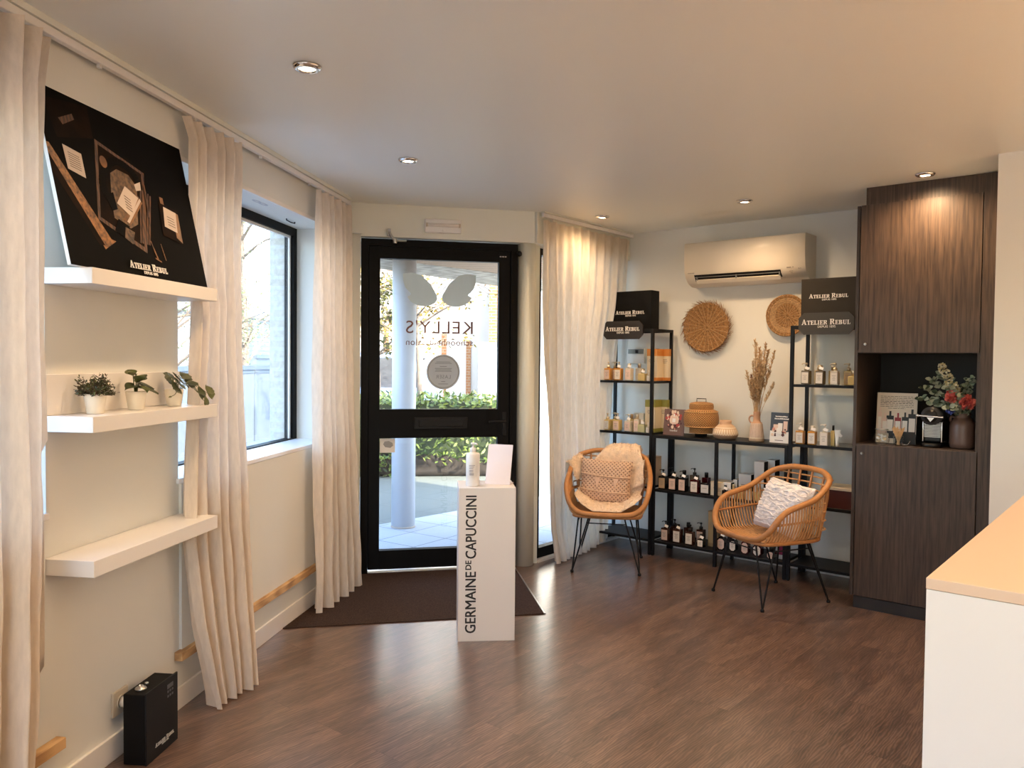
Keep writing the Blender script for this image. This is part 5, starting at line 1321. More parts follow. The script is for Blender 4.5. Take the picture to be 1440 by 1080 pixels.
# ================================================================== emergency light and recessed spots
ex = thing('emergency_light', 'white emergency light box above the black door', 'light', 'D', -.512, .026, 2.385)
part('housing', MB().bx(-.128, .128, -.030, 0, 0, .094, bev=.006), M['plastic_white'], ex)
part('diffuser', MB().lathe([(.009, -.112), (.012, -.110), (.012, .110), (.009, .112)], (0, -.034, .052), 16, axis=Matrix.Rotation(PI / 2, 3, 'Y')), pm('tube_glass', (.80, .76, .70), .15), ex)
part('end_cap', MB().lathe([(.014, -.120), (.014, -.108)], (0, -.034, .052), 14, axis=Matrix.Rotation(PI / 2, 3, 'Y')).lathe([(.014, .108), (.014, .120)], (0, -.034, .052), 14, axis=Matrix.Rotation(PI / 2, 3, 'Y')), M['socket'], ex)
part('status_light', MB().ball((0, -.031, .018), .006, 10, 8), M['paper'], ex)
SPOT_E = 14.8
def spot(label, x, y, e=1.0, first=None):
    s = thing('ceiling_spotlight', label, 'spotlight', 'G', x, -y, H, 0, 'recessed ceiling spotlights')
    part('trim_ring', MB().lathe([(.031, -.0005), (.031, -.012), (.034, -.016), (.044, -.014), (.052, -.006), (.052, -.0005)], seg=36), M['chrome'], s)
    part('lens', MB().lathe([(0, -.010), (.020, -.011), (.031, -.008)], seg=28), M['lamp_on'], s)
    ld = D.lights.new('spot_lamp', 'SPOT'); ld.energy = SPOT_E * e; ld.color = (1.0, .66, .37); ld.spot_size = math.radians(165); ld.spot_blend = 1.0; ld.shadow_soft_size = .05
    lo = D.objects.new('spot_lamp', ld); COL.objects.link(lo); lo.parent = s; lo.location = (0, 0, -.03)
spot('nearest lit recessed spotlight, upper left on the ceiling', -.76, 2.944, .8)
spot('lit recessed spotlight on the ceiling in front of the door', -.566, 4.285, .8)
spot('lit recessed spotlight by the sheer curtain top', .653, 5.896, .6)
spot('lit recessed spotlight on the ceiling in front of the air conditioner', 1.522, 5.282)
spot('lit recessed spotlight just before the dark cabinet', 2.304, 4.492, .95)
for i, (x, y) in enumerate(((-.95, 1.6), (.35, 1.9), (1.55, 1.75), (2.6, 2.6), (-1.1, .2), (.6, .3), (2.2, .6), (3.5, 1.6), (-.9, -1.5), (1.2, -1.5), (3.2, -1.2))):  # spots out of view, added to brighten the room
    spot('added recessed spotlight on the ceiling out of view, %s' % ('left side', 'middle', 'right side', 'over the counter end', 'left rear', 'middle rear', 'right rear', 'far right', 'rear left corner', 'rear middle', 'rear right')[i], x, y, .30 if i in (1, 2, 3, 7) else (.55 if i in (0, 4) else 1.0))

def pendant(label, x, y, z, e):  # unseen globe lamps, added as warm fill for walls and ceiling
    s = thing('added_pendant_lamp', label, 'lamp', 'G', x, -y, z, 0, 'added globe pendant lamps out of view')
    part('globe', MB().ball((0, 0, 0), .13, 28, 18), emis('fill_globe', (1.0, .70, .42), 3.0), s)
    part('cord', MB().cyl((0, 0, .125), (0, 0, H - z - .022), .004, 8), M['black'], s)
    part('ceiling_rose', MB().lathe([(0, H - z - .024), (.05, H - z - .024), (.05, H - z - .001), (0, H - z - .001)], seg=24), M['black'], s)
    ld = D.lights.new('globe_fill_lamp', 'POINT'); ld.energy = e; ld.color = (1.0, .60, .34); ld.shadow_soft_size = .135
    lo = D.objects.new('globe_fill_lamp', ld); COL.objects.link(lo); lo.parent = s; lo.location = (0, 0, 0)
pendant('added globe pendant lamp, unseen, behind the viewer on the right', 3.3, .2, 1.75, PEND_FILL)
pendant('added globe pendant lamp, unseen, far to the right behind the counter', 3.7, 1.8, 1.80, PEND_FILL * 2.1)

# ================================================================== rattan chairs
def ratt(name, c, var=.12):
    m = pm(name, c, .42, var=var, scale=25, bump=.12, bscale=60, stretch=(1, 1, 1))
    return m
M['rattan'] = ratt('rattan', (.46, .205, .066)); M['rattan2'] = ratt('rattan_rod', (.56, .30, .12))
rimh = [(0, -.278, .420), (.12, -.276, .423), (.205, -.262, .438), (.262, -.238, .490), (.288, -.196, .560), (.298, -.13, .612), (.300, -.03, .640), (.298, .07, .668), (.284, .16, .720), (.250, .235, .775), (.150, .285, .808), (.05, .298, .815)]
def chair(label, x, y, deg):
    c = thing('rattan_chair', label, 'chair', 'G', x, -y, 0, deg, 'rattan tub chairs')
    loop = rimh + [(-a, b, d) for a, b, d in reversed(rimh[1:])]
    loop = [p for i, p in enumerate(loop) if not (p[0] == 0 and i)]
    rim = catmull(loop, 7, closed=True)
    part('rim', MB().tube(rim, .0185, 12, closed=True), M['rattan'], c)
    half = catmull(rimh, 10)
    def rim_at(yy):
        best = None
        for a, b in zip(half, half[1:]):
            if a.z < .43 and b.z < .43: continue
            if min(a.y, b.y) <= yy <= max(a.y, b.y):
                t = (yy - a.y) / (b.y - a.y) if abs(b.y - a.y) > 1e-6 else 0
                return a.lerp(b, t)
        return half[-1]
    hp = MB()
    for k in range(19):
        yy = -.250 + .40 * k / 18
        r = rim_at(yy); zs = .412 - .012 * math.sin(PI * min(1, (k + 2) / 20))
        xs = .225
        P = [(r.x, r.y, r.z), (r.x - .004, yy, r.z * .6 + zs * .4), (xs + .035, yy, zs + .045), (xs, yy, zs + .008), (.12, yy, zs - .002), (0, yy, zs - .004)]
        P = P + [(-a, b, d) for a, b, d in reversed(P[:-1])]
        hp.tube(catmull(P, 4), .0055, 6)
    part('shell_rods', hp, M['rattan2'], c)
    bk = MB()
    for z_ in (.475, .53, .585, .635, .685, .73, .77):
        # ends on the rim (or on the last side hoop lower down)
        e = None
        for a, b in zip(half, half[1:]):
            if min(a.z, b.z) <= z_ <= max(a.z, b.z) and a.y > .05: e = a.lerp(b, (z_ - a.z) / (b.z - a.z)); break
        if e is None: e = Vector((.285, .145, z_))
        yb = .205 + (z_ - .42) * .23
        P = [(e.x, e.y, z_), (e.x * .88, min(yb, e.y + .06) if e.y < yb else yb, z_), (e.x * .5, yb * .99, z_), (0, yb + .008, z_)]
        P = P + [(-a, b, d) for a, b, d in reversed(P[:-1])]
        bk.tube(catmull(P, 5), .0055, 6)
    part('back_rods', bk, M['rattan2'], c)
    up = MB()
    for x_ in (-.15, -.05, .05, .15):
        up.tube(catmull([(x_ * .8, .195, .412), (x_ * .9, .225, .50), (x_, .255, .65), (x_ * 1.05, .287, .80)], 4), .0075, 8)
    part('back_support', up, M['rattan'], c)
    rg = catmull([(.10, -.262, .402), (.21, -.25, .404), (.238, -.18, .402), (.240, 0, .400), (.236, .14, .402), (.20, .20, .404), (.10, .212, .404), (-.10, .212, .404), (-.20, .20, .404), (-.236, .14, .402), (-.240, 0, .400), (-.238, -.18, .402), (-.21, -.25, .404), (-.10, -.262, .402)], 5, closed=True)
    part('seat_ring', MB().tube(rg, .012, 10, closed=True), M['rattan'], c)
    for s in (-1, 1):
        part('rear_post', MB().tube(catmull([(s * .222, .178, .404), (s * .238, .19, .52), (s * .258, .205, .66), (s * .272, .195, .735)], 5), .013, 10), M['rattan'], c)
        bd_ = catmull([(s * .276, -.222, .525), (s * .284, -.15, .528), (s * .286, 0, .535), (s * .276, .12, .545), (s * .235, .20, .55)], 5)
        part('side_band', MB().tube(bd_, .0075, 8), M['rattan'], c)
    for sx in (-1, 1):
        for sy in (-1, 1):
            ft = Vector((sx * .237, sy * .26, .008))
            a = Vector((sx * .205, sy * .12 - .02, .398)); b = Vector((sx * .125, sy * .205 - .02, .398))
            lg_ = MB().tube([a, a.lerp(ft, .985)], .0056, 8).tube([b, b.lerp(ft, .985)], .0056, 8)
            L = part('leg', lg_, M['black'], c)
            part('foot_cap', MB().lathe([(.010, 0), (.012, .004), (.012, .014), (.007, .020)], (ft.x, ft.y, 0), 14), M['black'], L)
    wr = MB()
    q = .37
    for sx in (-1, 1):
        wr.tube([(sx * .208, -.155, q - .02), (sx * .208, .115, q - .02)], .0042, 6)
    for sy in (-1, 1): wr.tube([(-.138, sy * .212 - .018, q - .02), (.138, sy * .212 - .018, q - .02)], .0042, 6)
    for s in (-1, 1): wr.tube([(s * .205, -.14, .396), (-s * .205, .10, .396)], .0042, 6)
    part('wire_base', wr, M['black'], c)
    return c
chL = chair('left rattan tub chair with sheepskin throw, before the sheer curtain', .72, 5.835, -10.5)
chR = chair('right rattan tub chair with white cushion, before the low rack', 1.667, 5.07, -67)
def onchair(ch, name, label, cat, loc, rot):
    o = D.objects.new(name, None); COL.objects.link(o); o.empty_display_size = .05
    o.matrix_world = ch.matrix_world @ Matrix.Translation(loc) @ rot
    return tag(o, label, cat)
def pillow(w, h, t, n=30, pinch=.06, rough=0.0, seed=0):
    mb = MB()
    for sg in (-1, 1):
        def f(u, v):
            x = 2 * u - 1; z = 2 * v - 1
            th = t * ((1 - x ** 4) * (1 - z ** 4)) ** .55
            k = 1 - pinch * (1 - abs(x) ** 2 * abs(z) ** 2) * (abs(x) ** 6 + abs(z) ** 6) * .5
            p = Vector((x * w / 2 * (1 - pinch * (1 - z * z) * 0 - pinch * z * z * 0 - pinch * (1 - abs(z)) * abs(x) ** 3), sg * -th, z * h / 2 * (1 - pinch * (1 - abs(x)) * abs(z) ** 3)))
            if rough: p += Vector((0, -sg, 0)) * rough * noise.noise(Vector((x * 6, z * 6, seed + sg))) * min(1, th / t * 1.5)
            return p
        mb.grid(f, n, n)
    return mb
# macrame cushion on the left chair
cu = onchair(chL, 'macrame_cushion', 'beige knotted macrame cushion leaning in the left rattan chair', 'cushion', (-.030, .105, .600), Matrix.Rotation(-.22, 4, 'X') @ Matrix.Rotation(.05, 4, 'Y'))
M['macrame'] = weave('macrame', (.23, .135, .085), (.66, .46, .33), 15.5, bump=1.0, angle=45)
pad_ = part('pad', pillow(.385, .33, .062), M['macrame'], cu)
cords = MB()
def psurf(x, z, t=.062, w=.385, h=.33):
    X, Z = x / (w / 2), z / (h / 2)
    return -t * (max(0, (1 - X ** 4)) * max(0, (1 - Z ** 4))) ** .55
for z0, bow in ((.045, -.012), (-.070, -.012)):
    P = []
    for i in range(25):
        x = -.185 + .37 * i / 24; z = z0 + bow * (1 - (x / .185) ** 2) + .02 * (-x / .185) * .3
        P.append((x, psurf(x, z) - .004, z))
    cords.tube(P, .0065, 8)
part('twisted_cord', cords, pm('beige_cord', (.62, .44, .31), .8, var=.15, scale=80, bump=.5, bscale=150), pad_)
# leaf shaped knots between the two cords
kn = MB()
for x in (-.06, .075):
    kn.prism([(x - .020, .025), (x, -.055), (x + .022, .025)], psurf(x, -.01) - .006, psurf(x, -.01) + .004)
part('knot', kn, pm('beige_knot', (.66, .46, .34), .8, var=.1), pad_)

# sheepskin throw on the left chair: a sheet with thickness over back, seat and front
M['fleece'] = pm('sheepskin', (.88, .70, .52), .95, var=.12, scale=30, bump=.9, bscale=110, spec=.1, sheen=.3)
spine = [(.115, .345, .70), (.115, .335, .775), (.112, .318, .832), (.095, .275, .850), (.070, .225, .800), (.045, .205, .70), (.020, .185, .58), (.005, .150, .475), (.0, .07, .442), (.0, -.04, .440), (.0, -.15, .442), (.0, -.238, .438)]
sp_w = [.10, .115, .120, .118, .150, .205, .225, .235, .235, .232, .222, .185]
spc = catmull(spine, 5); nw = len(spc)
def width_at(k):
    t = k / (nw - 1) * (len(sp_w) - 1); i = min(int(t), len(sp_w) - 2); return sp_w[i] + (sp_w[i + 1] - sp_w[i]) * (t - i)
def sk(u, v, side):
    k = v * (nw - 1); i = min(int(k), nw - 2); p = spc[i].lerp(spc[i + 1], k - i)
    tg = (spc[i + 1] - spc[i]).normalized(); nrm = Vector((0, tg.z, -tg.y))
    if nrm.dot(Vector((0, -.6, .8))) < 0 and v > .3: nrm = -nrm
    nrm = Vector((0, -tg.z, tg.y)); 
    w_ = width_at(k) * (1 + .13 * noise.noise(Vector((v * 7, 3.3, 1 if u > .5 else 9))))
    x = (2 * u - 1)
    q = Vector((p.x + x * w_, p.y, p.z))
    # the sides ride up the shell
    if v > .45: q.z += .060 * max(0, abs(x * w_) - .10) / .11; 
    th = .017 * (1 - abs(x) ** 8) * (1 - abs(2 * v - 1) ** 14)
    th *= 1 + .8 * noise.noise(Vector((x * 9, v * 22, 2.2)))
    if side: return q + nrm * (-.004)
    return q - nrm * th if False else q + nrm * (th * -1)
def skin_pt(u, v, top):
    k = v * (nw - 1); i = min(int(k), nw - 2); p = spc[i].lerp(spc[i + 1], k - i)
    tg = (spc[i + 1] - spc[i]).normalized(); nrm = Vector((0, tg.z, -tg.y))     # towards the sitter / up
    x = 2 * u - 1
    w_ = width_at(k) * (1 + .14 * noise.noise(Vector((v * 6, 3.3, 1 if u > .5 else 9))))
    q = Vector((p.x + x * w_, p.y, p.z))
    if v > .45: q.z += .070 * max(0, abs(x * w_) - .10) / .11
    if .2 < v < .62 : q.y -= .055 * max(0, abs(x * w_) - .12) / .1
    e = (1 - abs(x) ** 6) * (1 - abs(2 * v - 1) ** 10)
    th = (.020 + .010 * noise.noise(Vector((x * 7, v * 18, 2.2))) + .006 * noise.noise(Vector((x * 25, v * 60, 5.2)))) * max(0, e) ** .5
    return q + nrm * (th if top else -.002), nrm
sm = MB().grid(lambda u, v: skin_pt(u, v, True)[0], 36, 80).grid(lambda u, v: skin_pt(u, v, False)[0], 36, 80)
rr = random.Random(77)
for k in range(5200):
    u, v = rr.random(), rr.random()
    p, nrm = skin_pt(u, v, True)
    d = (nrm + Vector((rr.uniform(-.8, .8), rr.uniform(-.8, .8), rr.uniform(-.9, .3)))).normalized()
    s_ = d.orthogonal().normalized() * .0028
    L = rr.uniform(.010, .019)
    p = p - nrm * .003
    sm.add([p - s_, p + s_, p + d * L * .6 + s_ * .6 + Vector((0, 0, -.001)), p + d * L + Vector((0, 0, -.003))], [(0, 1, 2), (0, 2, 3)], 0, True)
# a corner of the throw hooked over the left side of the rim
lob = catmull([(-.300, .215, .665), (-.312, .205, .72), (-.292, .185, .757), (-.262, .165, .752), (-.235, .150, .70), (-.215, .140, .62)], 5)
for sd in (1, -1):
    def lobf(u, v, sd=sd):
        k = v * (len(lob) - 1); i = min(int(k), len(lob) - 2); p = lob[i].lerp(lob[i + 1], k - i); x = 2 * u - 1
        wv_ = .075 * (1 - .3 * abs(2 * v - 1) ** 3)
        al = Vector((.62, .70, .34)).normalized()
        th = (.016 + .008 * noise.noise(Vector((x * 6, v * 9, 8.1)))) * max(0, (1 - x ** 6) * (1 - abs(2 * v - 1) ** 8)) ** .5
        out_ = Vector((.35, -.6, .72)).normalized()
        return p + al * (x * wv_) + out_ * (th if sd > 0 else -.002)
    sm.grid(lobf, 16, 24)
for k in range(700):
    u, v = rr.random(), rr.random(); p = lobf(u, v, 1) ; d = Vector((rr.uniform(-.8, .8), rr.uniform(-1, .2), rr.uniform(-.4, 1))).normalized(); s_ = d.orthogonal().normalized() * .0028; L = rr.uniform(.010, .018)
    sm.add([p - s_, p + s_, p + d * L], [(0, 1, 2)], 0, True)
so_ = solo('sheepskin_throw', 'creamy sheepskin throw draped over the left rattan chair', 'throw', sm, M['fleece'], 'G', 0, 0, 0, recalc=False)
so_.matrix_world = chL.matrix_world.copy()
# white cushion on the right chair
M['tuft'] = pm('white_tufted_cotton', (.80, .76, .74), .9, var=.06, scale=30, bump=1.0, bscale=45, sheen=.2)
wc = onchair(chR, 'tufted_cushion', 'white tufted cushion leaning in the right rattan chair', 'cushion', (.035, .070, .580), Matrix.Rotation(-.42, 4, 'X') @ Matrix.Rotation(.06, 4, 'Y'))
part('pad', pillow(.40, .34, .078, 40, rough=.016, seed=4), M['tuft'], wc)
tf = MB(); rr = random.Random(6)
for i in range(13):
    z0 = -.145 + .0242 * i
    P = []
    for k in range(20):
        x = -.185 + .37 * k / 19; z = z0 + .009 * noise.noise(Vector((x * 22, i * 3.7, 1.1))) * 2
        if abs(z) > .158: z = math.copysign(.158, z)
        P.append((x, psurf(x, z, .078, .40, .34) - .001, z))
    tf.tube(P, [.0022 + .0026 * abs(math.sin(k * 2.9 + i * 2.3)) for k in range(len(P))], 6)
part('tufting', tf, M['tuft'], wc)

# ================================================================== potted plants on the middle wall shelf
SZ = 1.3066
def pot(label, s, off):
    p = thing('potted_plant', label, 'plant', 'L', s, off, SZ, 0)
    p.matrix_world = p.matrix_world @ Matrix.Scale(.85, 4)
    part('pot', MB().lathe([(.030, 0), (.032, .002), (.043, .076), (.043, .079), (.039, .079), (.038, .060)], seg=32), pm('cream_pot', (.80, .74, .62), .5, var=.02), p)
    part('soil', MB().lathe([(0, .064), (.0375, .064)], seg=24), pm('dark_soil', (.04, .028, .02), .95, var=.4, scale=90), p)
    return p
gr = [pm('dark_green_leaf', (.050, .062, .022), .5, var=.35, scale=30), pm('olive_leaf', (.095, .105, .028), .45, var=.3, scale=30), pm('brown_leaf', (.085, .055, .030), .55, var=.3, scale=30)]
p = pot('bushy dark potted plant, leftmost of the three on the middle wall shelf', 2.745, .088)
fm = MB(); rr = random.Random(14)
for k in range(150):
    d = Vector((rr.gauss(0, 1), rr.gauss(0, 1), abs(rr.gauss(0, .8)) + .1)).normalized()
    L = rr.uniform(.055, .085); e = Vector((d.x * L * 1.15, d.y * L * .9, d.z * L * 1.0 - .02 * (1 - d.z)))
    e += Vector((0, 0, .085)); b0 = Vector((d.x * .02, d.y * .02, .075))
    fm.tube([b0, e], .0009, 4, m=2)
    for q in range(6):
        t = rr.uniform(.45, 1.05)
        fm.leaf(b0.lerp(e, t), (rr.uniform(-1, 1), rr.uniform(-1, 1), rr.uniform(-.2, 1)), (rr.uniform(-1, 1), rr.uniform(-1, 1), 1), rr.uniform(.010, .017), rr.uniform(.005, .009), m=rr.choice((0, 0, 0, 1, 2)), fold=.1)
part('foliage', fm, gr, p, recalc=False)
p = pot('potted plant with few large round leaves, middle one on the wall shelf', 2.975, .088)
def bigleaf(mb, base, tip, nrm, W, m):
    base, tip = Vector(base), Vector(tip); d = tip - base; L = d.length; d.normalize(); nrm = Vector(nrm); sd = d.cross(nrm).normalized(); up = sd.cross(d)
    def f(u, v):
        w_ = W * math.sin(PI * min(1, .06 + v * .94)) ** .7 * (1 - .25 * v)
        return base + d * (L * v) + sd * (w_ * (u - .5)) + up * (.18 * W * abs(u - .5) * 2 - .10 * L * (v - .3) ** 2 * 2)
    mb.grid(f, 7, 9, m)
lv_ = MB(); stl = MB()
for (bx_, tx_, nr, W, m) in (((.0, 0, .115), (.05, -.02, .150), (0, -.3, 1), .05, 1), ((0, 0, .12), (-.025, -.06, .140), (.1, -.5, 1), .062, 1), ((.01, 0, .11), (.105, -.02, .088), (.2, -.5, 1), .05, 0), ((-.01, 0, .105), (-.105, -.02, .095), (-.2, -.5, 1), .052, 0), ((0, -.01, .10), (-.045, -.085, .082), (-.1, -.8, .8), .066, 1), ((.01, -.005, .095), (.075, -.06, .070), (.2, -.6, .9), .044, 0), ((-.005, .01, .145), (.015, .05, .168), (0, .4, 1), .058, 1), ((.0, .0, .150), (-.055, .0, .160), (0, -.3, 1), .046, 1)):
    bigleaf(lv_, bx_, tx_, nr, W, m)
    stl.tube(catmull([(bx_[0] * .3, bx_[1] * .3, .062), (bx_[0] * .6, bx_[1] * .6, .09), bx_], 4), .0022, 6)
part('leaf', lv_, gr, p, recalc=False); part('stalk', stl, gr[1], p)
p = pot('potted plant with split leaves trailing over the shelf edge, rightmost of three', 3.225, .088)
def split_leaf(mb, c, d, nrm, R, m):
    c = Vector(c); d = Vector(d).normalized(); nrm = Vector(nrm); sd = d.cross(nrm).normalized()
    pts = []
    mb.leaf(c, d, nrm, R * 1.05, R * .55, m)
    for k in range(5):
        t = .1 + .17 * k
        for sg in (-1, 1):
            mb.leaf(c + d * R * t * .8, d * (.45 + .12 * k) + sd * sg, nrm, R * (.72 - .07 * k), R * .30, m, fold=.05)
lv_ = MB(); stl = MB()
for (e, d, nr, R, m) in (((-.040, -.02, .118), (-.9, -.1, .05), (-.2, -.8, .7), .066, 0), ((-.015, -.03, .128), (-.6, -.3, .15), (-.1, -.8, .7), .058, 0), ((.025, -.02, .128), (.7, -.2, .1), (0, -.8, .7), .064, 0), ((.050, -.03, .108), (.9, -.1, -.10), (.1, -.8, .7), .060, 0), ((-.048, -.05, .092), (-.9, -.2, -.15), (-.2, -.9, .5), .060, 0), ((.0, .02, .130), (.3, .2, .15), (-.1, -.7, .8), .058, 0), ((.075, -.075, .062), (.8, -.2, -.15), (0, -.9, .4), .056, 0), ((.130, -.09, .058), (.9, -.1, .1), (-.2, -.9, .4), .062, 1), ((.090, -.098, .022), (.7, -.1, -.25), (-.1, -1, .2), .044, 1), ((.01, -.05, .104), (.2, -.5, -.05), (-.1, -.8, .7), .060, 0), ((-.02, -.045, .106), (-.7, -.3, .0), (-.2, -.8, .6), .058, 0)):
    split_leaf(lv_, e, d, nr, R, m)
    stl.tube(catmull([(e[0] * .15, e[1] * .15, .064), (e[0] * .55, e[1] * .5, max(.11, e[2] + .01)), e], 5), .0016, 6)
stl.tube(catmull([(-.01, -.01, .066), (-.05, -.05, .085), (-.09, -.06, .06), (-.125, -.065, .052)], 5), .0016, 6)
lv_.leaf((-.125, -.065, .052), (-1, 0, -.2), (0, -.7, .7), .03, .010, m=1)
part('leaf', lv_, gr, p, recalc=False); part('stalk', stl, gr[1], p)
# ================================================================== outside the door
GZ = -.03
pave = MB(); pave.add([(-60, -20, GZ - .02), (60, -20, GZ - .02), (60, 70, GZ - .02), (-60, 70, GZ - .02)], [(0, 1, 2, 3)])
solo('street_ground', 'pale street surface outside the door and windows', 'ground', pave, pm('pale_asphalt', (.42, .42, .42), .9, var=.1, scale=2), 'G', 0, 0, 0, kind='structure')
def tile_mat(name, c, line, w, ang):
    m, nt, b = newmat(name)
    tc = N(nt, 'ShaderNodeTexCoord'); mp = N(nt, 'ShaderNodeMapping'); mp.inputs['Rotation'].default_value = (0, 0, ang); nt.links.new(tc.outputs['Object'], mp.inputs[0])
    br = N(nt, 'ShaderNodeTexBrick', offset=0.0); br.inputs['Scale'].default_value = 1; br.inputs['Brick Width'].default_value = w; br.inputs['Row Height'].default_value = w; br.inputs['Mortar Size'].default_value = .006
    br.inputs['Color1'].default_value = rgb(c); br.inputs['Color2'].default_value = rgb([k * .93 for k in c]); br.inputs['Mortar'].default_value = rgb(line); nt.links.new(mp.outputs[0], br.inputs['Vector'])
    nt.links.new(br.outputs['Color'], b.inputs['Base Color']); b.inputs['Roughness'].default_value = .8
    return m
te = [(-4.5, 5.75), (-.9, 5.75), (1.2, 6.3), (2.6, 11.6), (-.592, 8.0), (-1.214, 7.34), (-4.5, 3.9)]
te = [(-5.0, 4.2), (-1.3, 5.62), (.1, 5.92), (3.2, 9.8), (2.6, 11.4), (-.592, 8.0), (-1.214, 7.34), (-5.0, 3.3)]
te = [(-2.6, 5.87), (-1.35, 5.68), (.12, 6.0), (1.1, 7.1), (2.2, 10.9), (-.592, 8.0), (-1.214, 7.34)]
solo('paving', 'pale square paving tiles outside the entrance', 'paving', slab_poly(te, GZ - .018, GZ), tile_mat('pale_paving_tile', (.54, .56, .58), (.24, .25, .26), .40, .62), 'G', 0, 0, 0, kind='structure')
te2 = [(-8, 4.5), (-2.6, 5.88), (-1.214, 7.345), (-.592, 8.005), (2.2, 10.905), (3.4, 12.2), (-8, 12.2)]
te2 = [(-9, 2.5), (-2.62, 5.88), (-1.22, 7.36), (-.60, 8.02), (2.2, 10.93), (2.2, 10.6), (-.3, 10.6), (-9, 9.2)]
te2 = [(-9, 4.0), (-2.62, 5.9), (-1.22, 7.36), (-.60, 8.02), (2.0, 10.72), (2.2, 11.8), (-9, 11.2)]
solo('side_paving', 'grey green paving slabs between the entrance tiles and the hedge', 'paving', slab_poly(te2, GZ - .018, GZ - .006), tile_mat('grey_green_paving', (.19, .205, .175), (.13, .14, .12), .6, .62), 'G', 0, 0, 0, kind='structure')

cn = thing('entrance_column', 'round white column standing outside before the glass door', 'column', 'G', -.985, -7.25, GZ)
part('shaft', MB().lathe([(.108, 0), (.108, 2.46)], seg=40), pm('column_white', (.60, .61, .63), .5, var=.02), cn)
part('base_ring', MB().lathe([(.112, 0), (.112, .012), (.108, .016)], seg=40), pm('column_stain', (.46, .40, .34), .8), cn)
cpts = [(-1.52, 6.95), (-1.32, 5.95), (.10, 6.25), (1.2, 7.6), (1.2, 9.9), (-.14, 8.45), (-1.03, 7.48)]
bpts = [(-1.52, 6.95), (-1.03, 7.48), (-.14, 8.45), (1.2, 9.9), (1.2, 11.4), (-.178, 9.84), (-1.344, 8.07), (-1.72, 7.62), (-1.62, 7.0)]
can = thing('canopy', 'timber lined canopy roof over the entrance outside', 'canopy', 'G', 0, 0, 2.42)
part('soffit', slab_poly(cpts, .0, .03), stripes('timber_soffit', (.16, .085, .040), (.42, .27, .15), 'Y', 3.5, .6, .4), can)
part('roof', slab_poly(cpts, .031, .16), pm('canopy_top', (.30, .30, .30), .8), can)
part('beam', slab_poly(bpts, -.004, .20), wood('weathered_beam', (.20, .18, .14), (.46, .42, .34), 3, stretch=(2, 14, 14), rough=.8), can)

def leafcloud(mb, centre, size, n, rr, L=(.05, .1), W=(.02, .04), ms=(0, 1), shell=False):
    cx, cy, cz = centre
    for k in range(n):
        p = Vector((cx + rr.uniform(-.5, .5) * size[0], cy + rr.uniform(-.5, .5) * size[1], cz + rr.uniform(-.5, .5) * size[2]))
        mb.leaf(p, (rr.uniform(-1, 1), rr.uniform(-1, 1), rr.uniform(-.4, 1)), (rr.uniform(-1, 1), rr.uniform(-1, 1), rr.uniform(0, 1)), rr.uniform(*L), rr.uniform(*W), m=rr.choice(ms))
rr = random.Random(50)
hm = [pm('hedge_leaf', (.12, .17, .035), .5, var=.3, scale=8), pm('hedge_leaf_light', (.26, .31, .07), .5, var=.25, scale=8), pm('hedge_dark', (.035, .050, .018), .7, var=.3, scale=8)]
hd_ = thing('hedge', 'clipped green hedge across the way seen through the glass door', 'hedge', 'G', -1.25, -10.7, GZ - .01)
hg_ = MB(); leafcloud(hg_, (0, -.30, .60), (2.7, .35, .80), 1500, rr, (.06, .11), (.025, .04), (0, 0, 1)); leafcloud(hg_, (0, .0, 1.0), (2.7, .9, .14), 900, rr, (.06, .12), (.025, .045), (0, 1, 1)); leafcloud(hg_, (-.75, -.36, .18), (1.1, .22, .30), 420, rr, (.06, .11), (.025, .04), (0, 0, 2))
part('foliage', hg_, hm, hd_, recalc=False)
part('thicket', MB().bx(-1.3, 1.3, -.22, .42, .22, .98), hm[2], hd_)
solo('earth_bank', 'dark earth strip under the hedge', 'soil', MB().bx(-1.4, 1.5, -.55, .5, 0, .30, bev=.08), pm('dark_earth', (.036, .028, .022), .95, var=.3, scale=12), 'G', -1.3, -10.95, GZ - .012, rot=6, kind='structure')

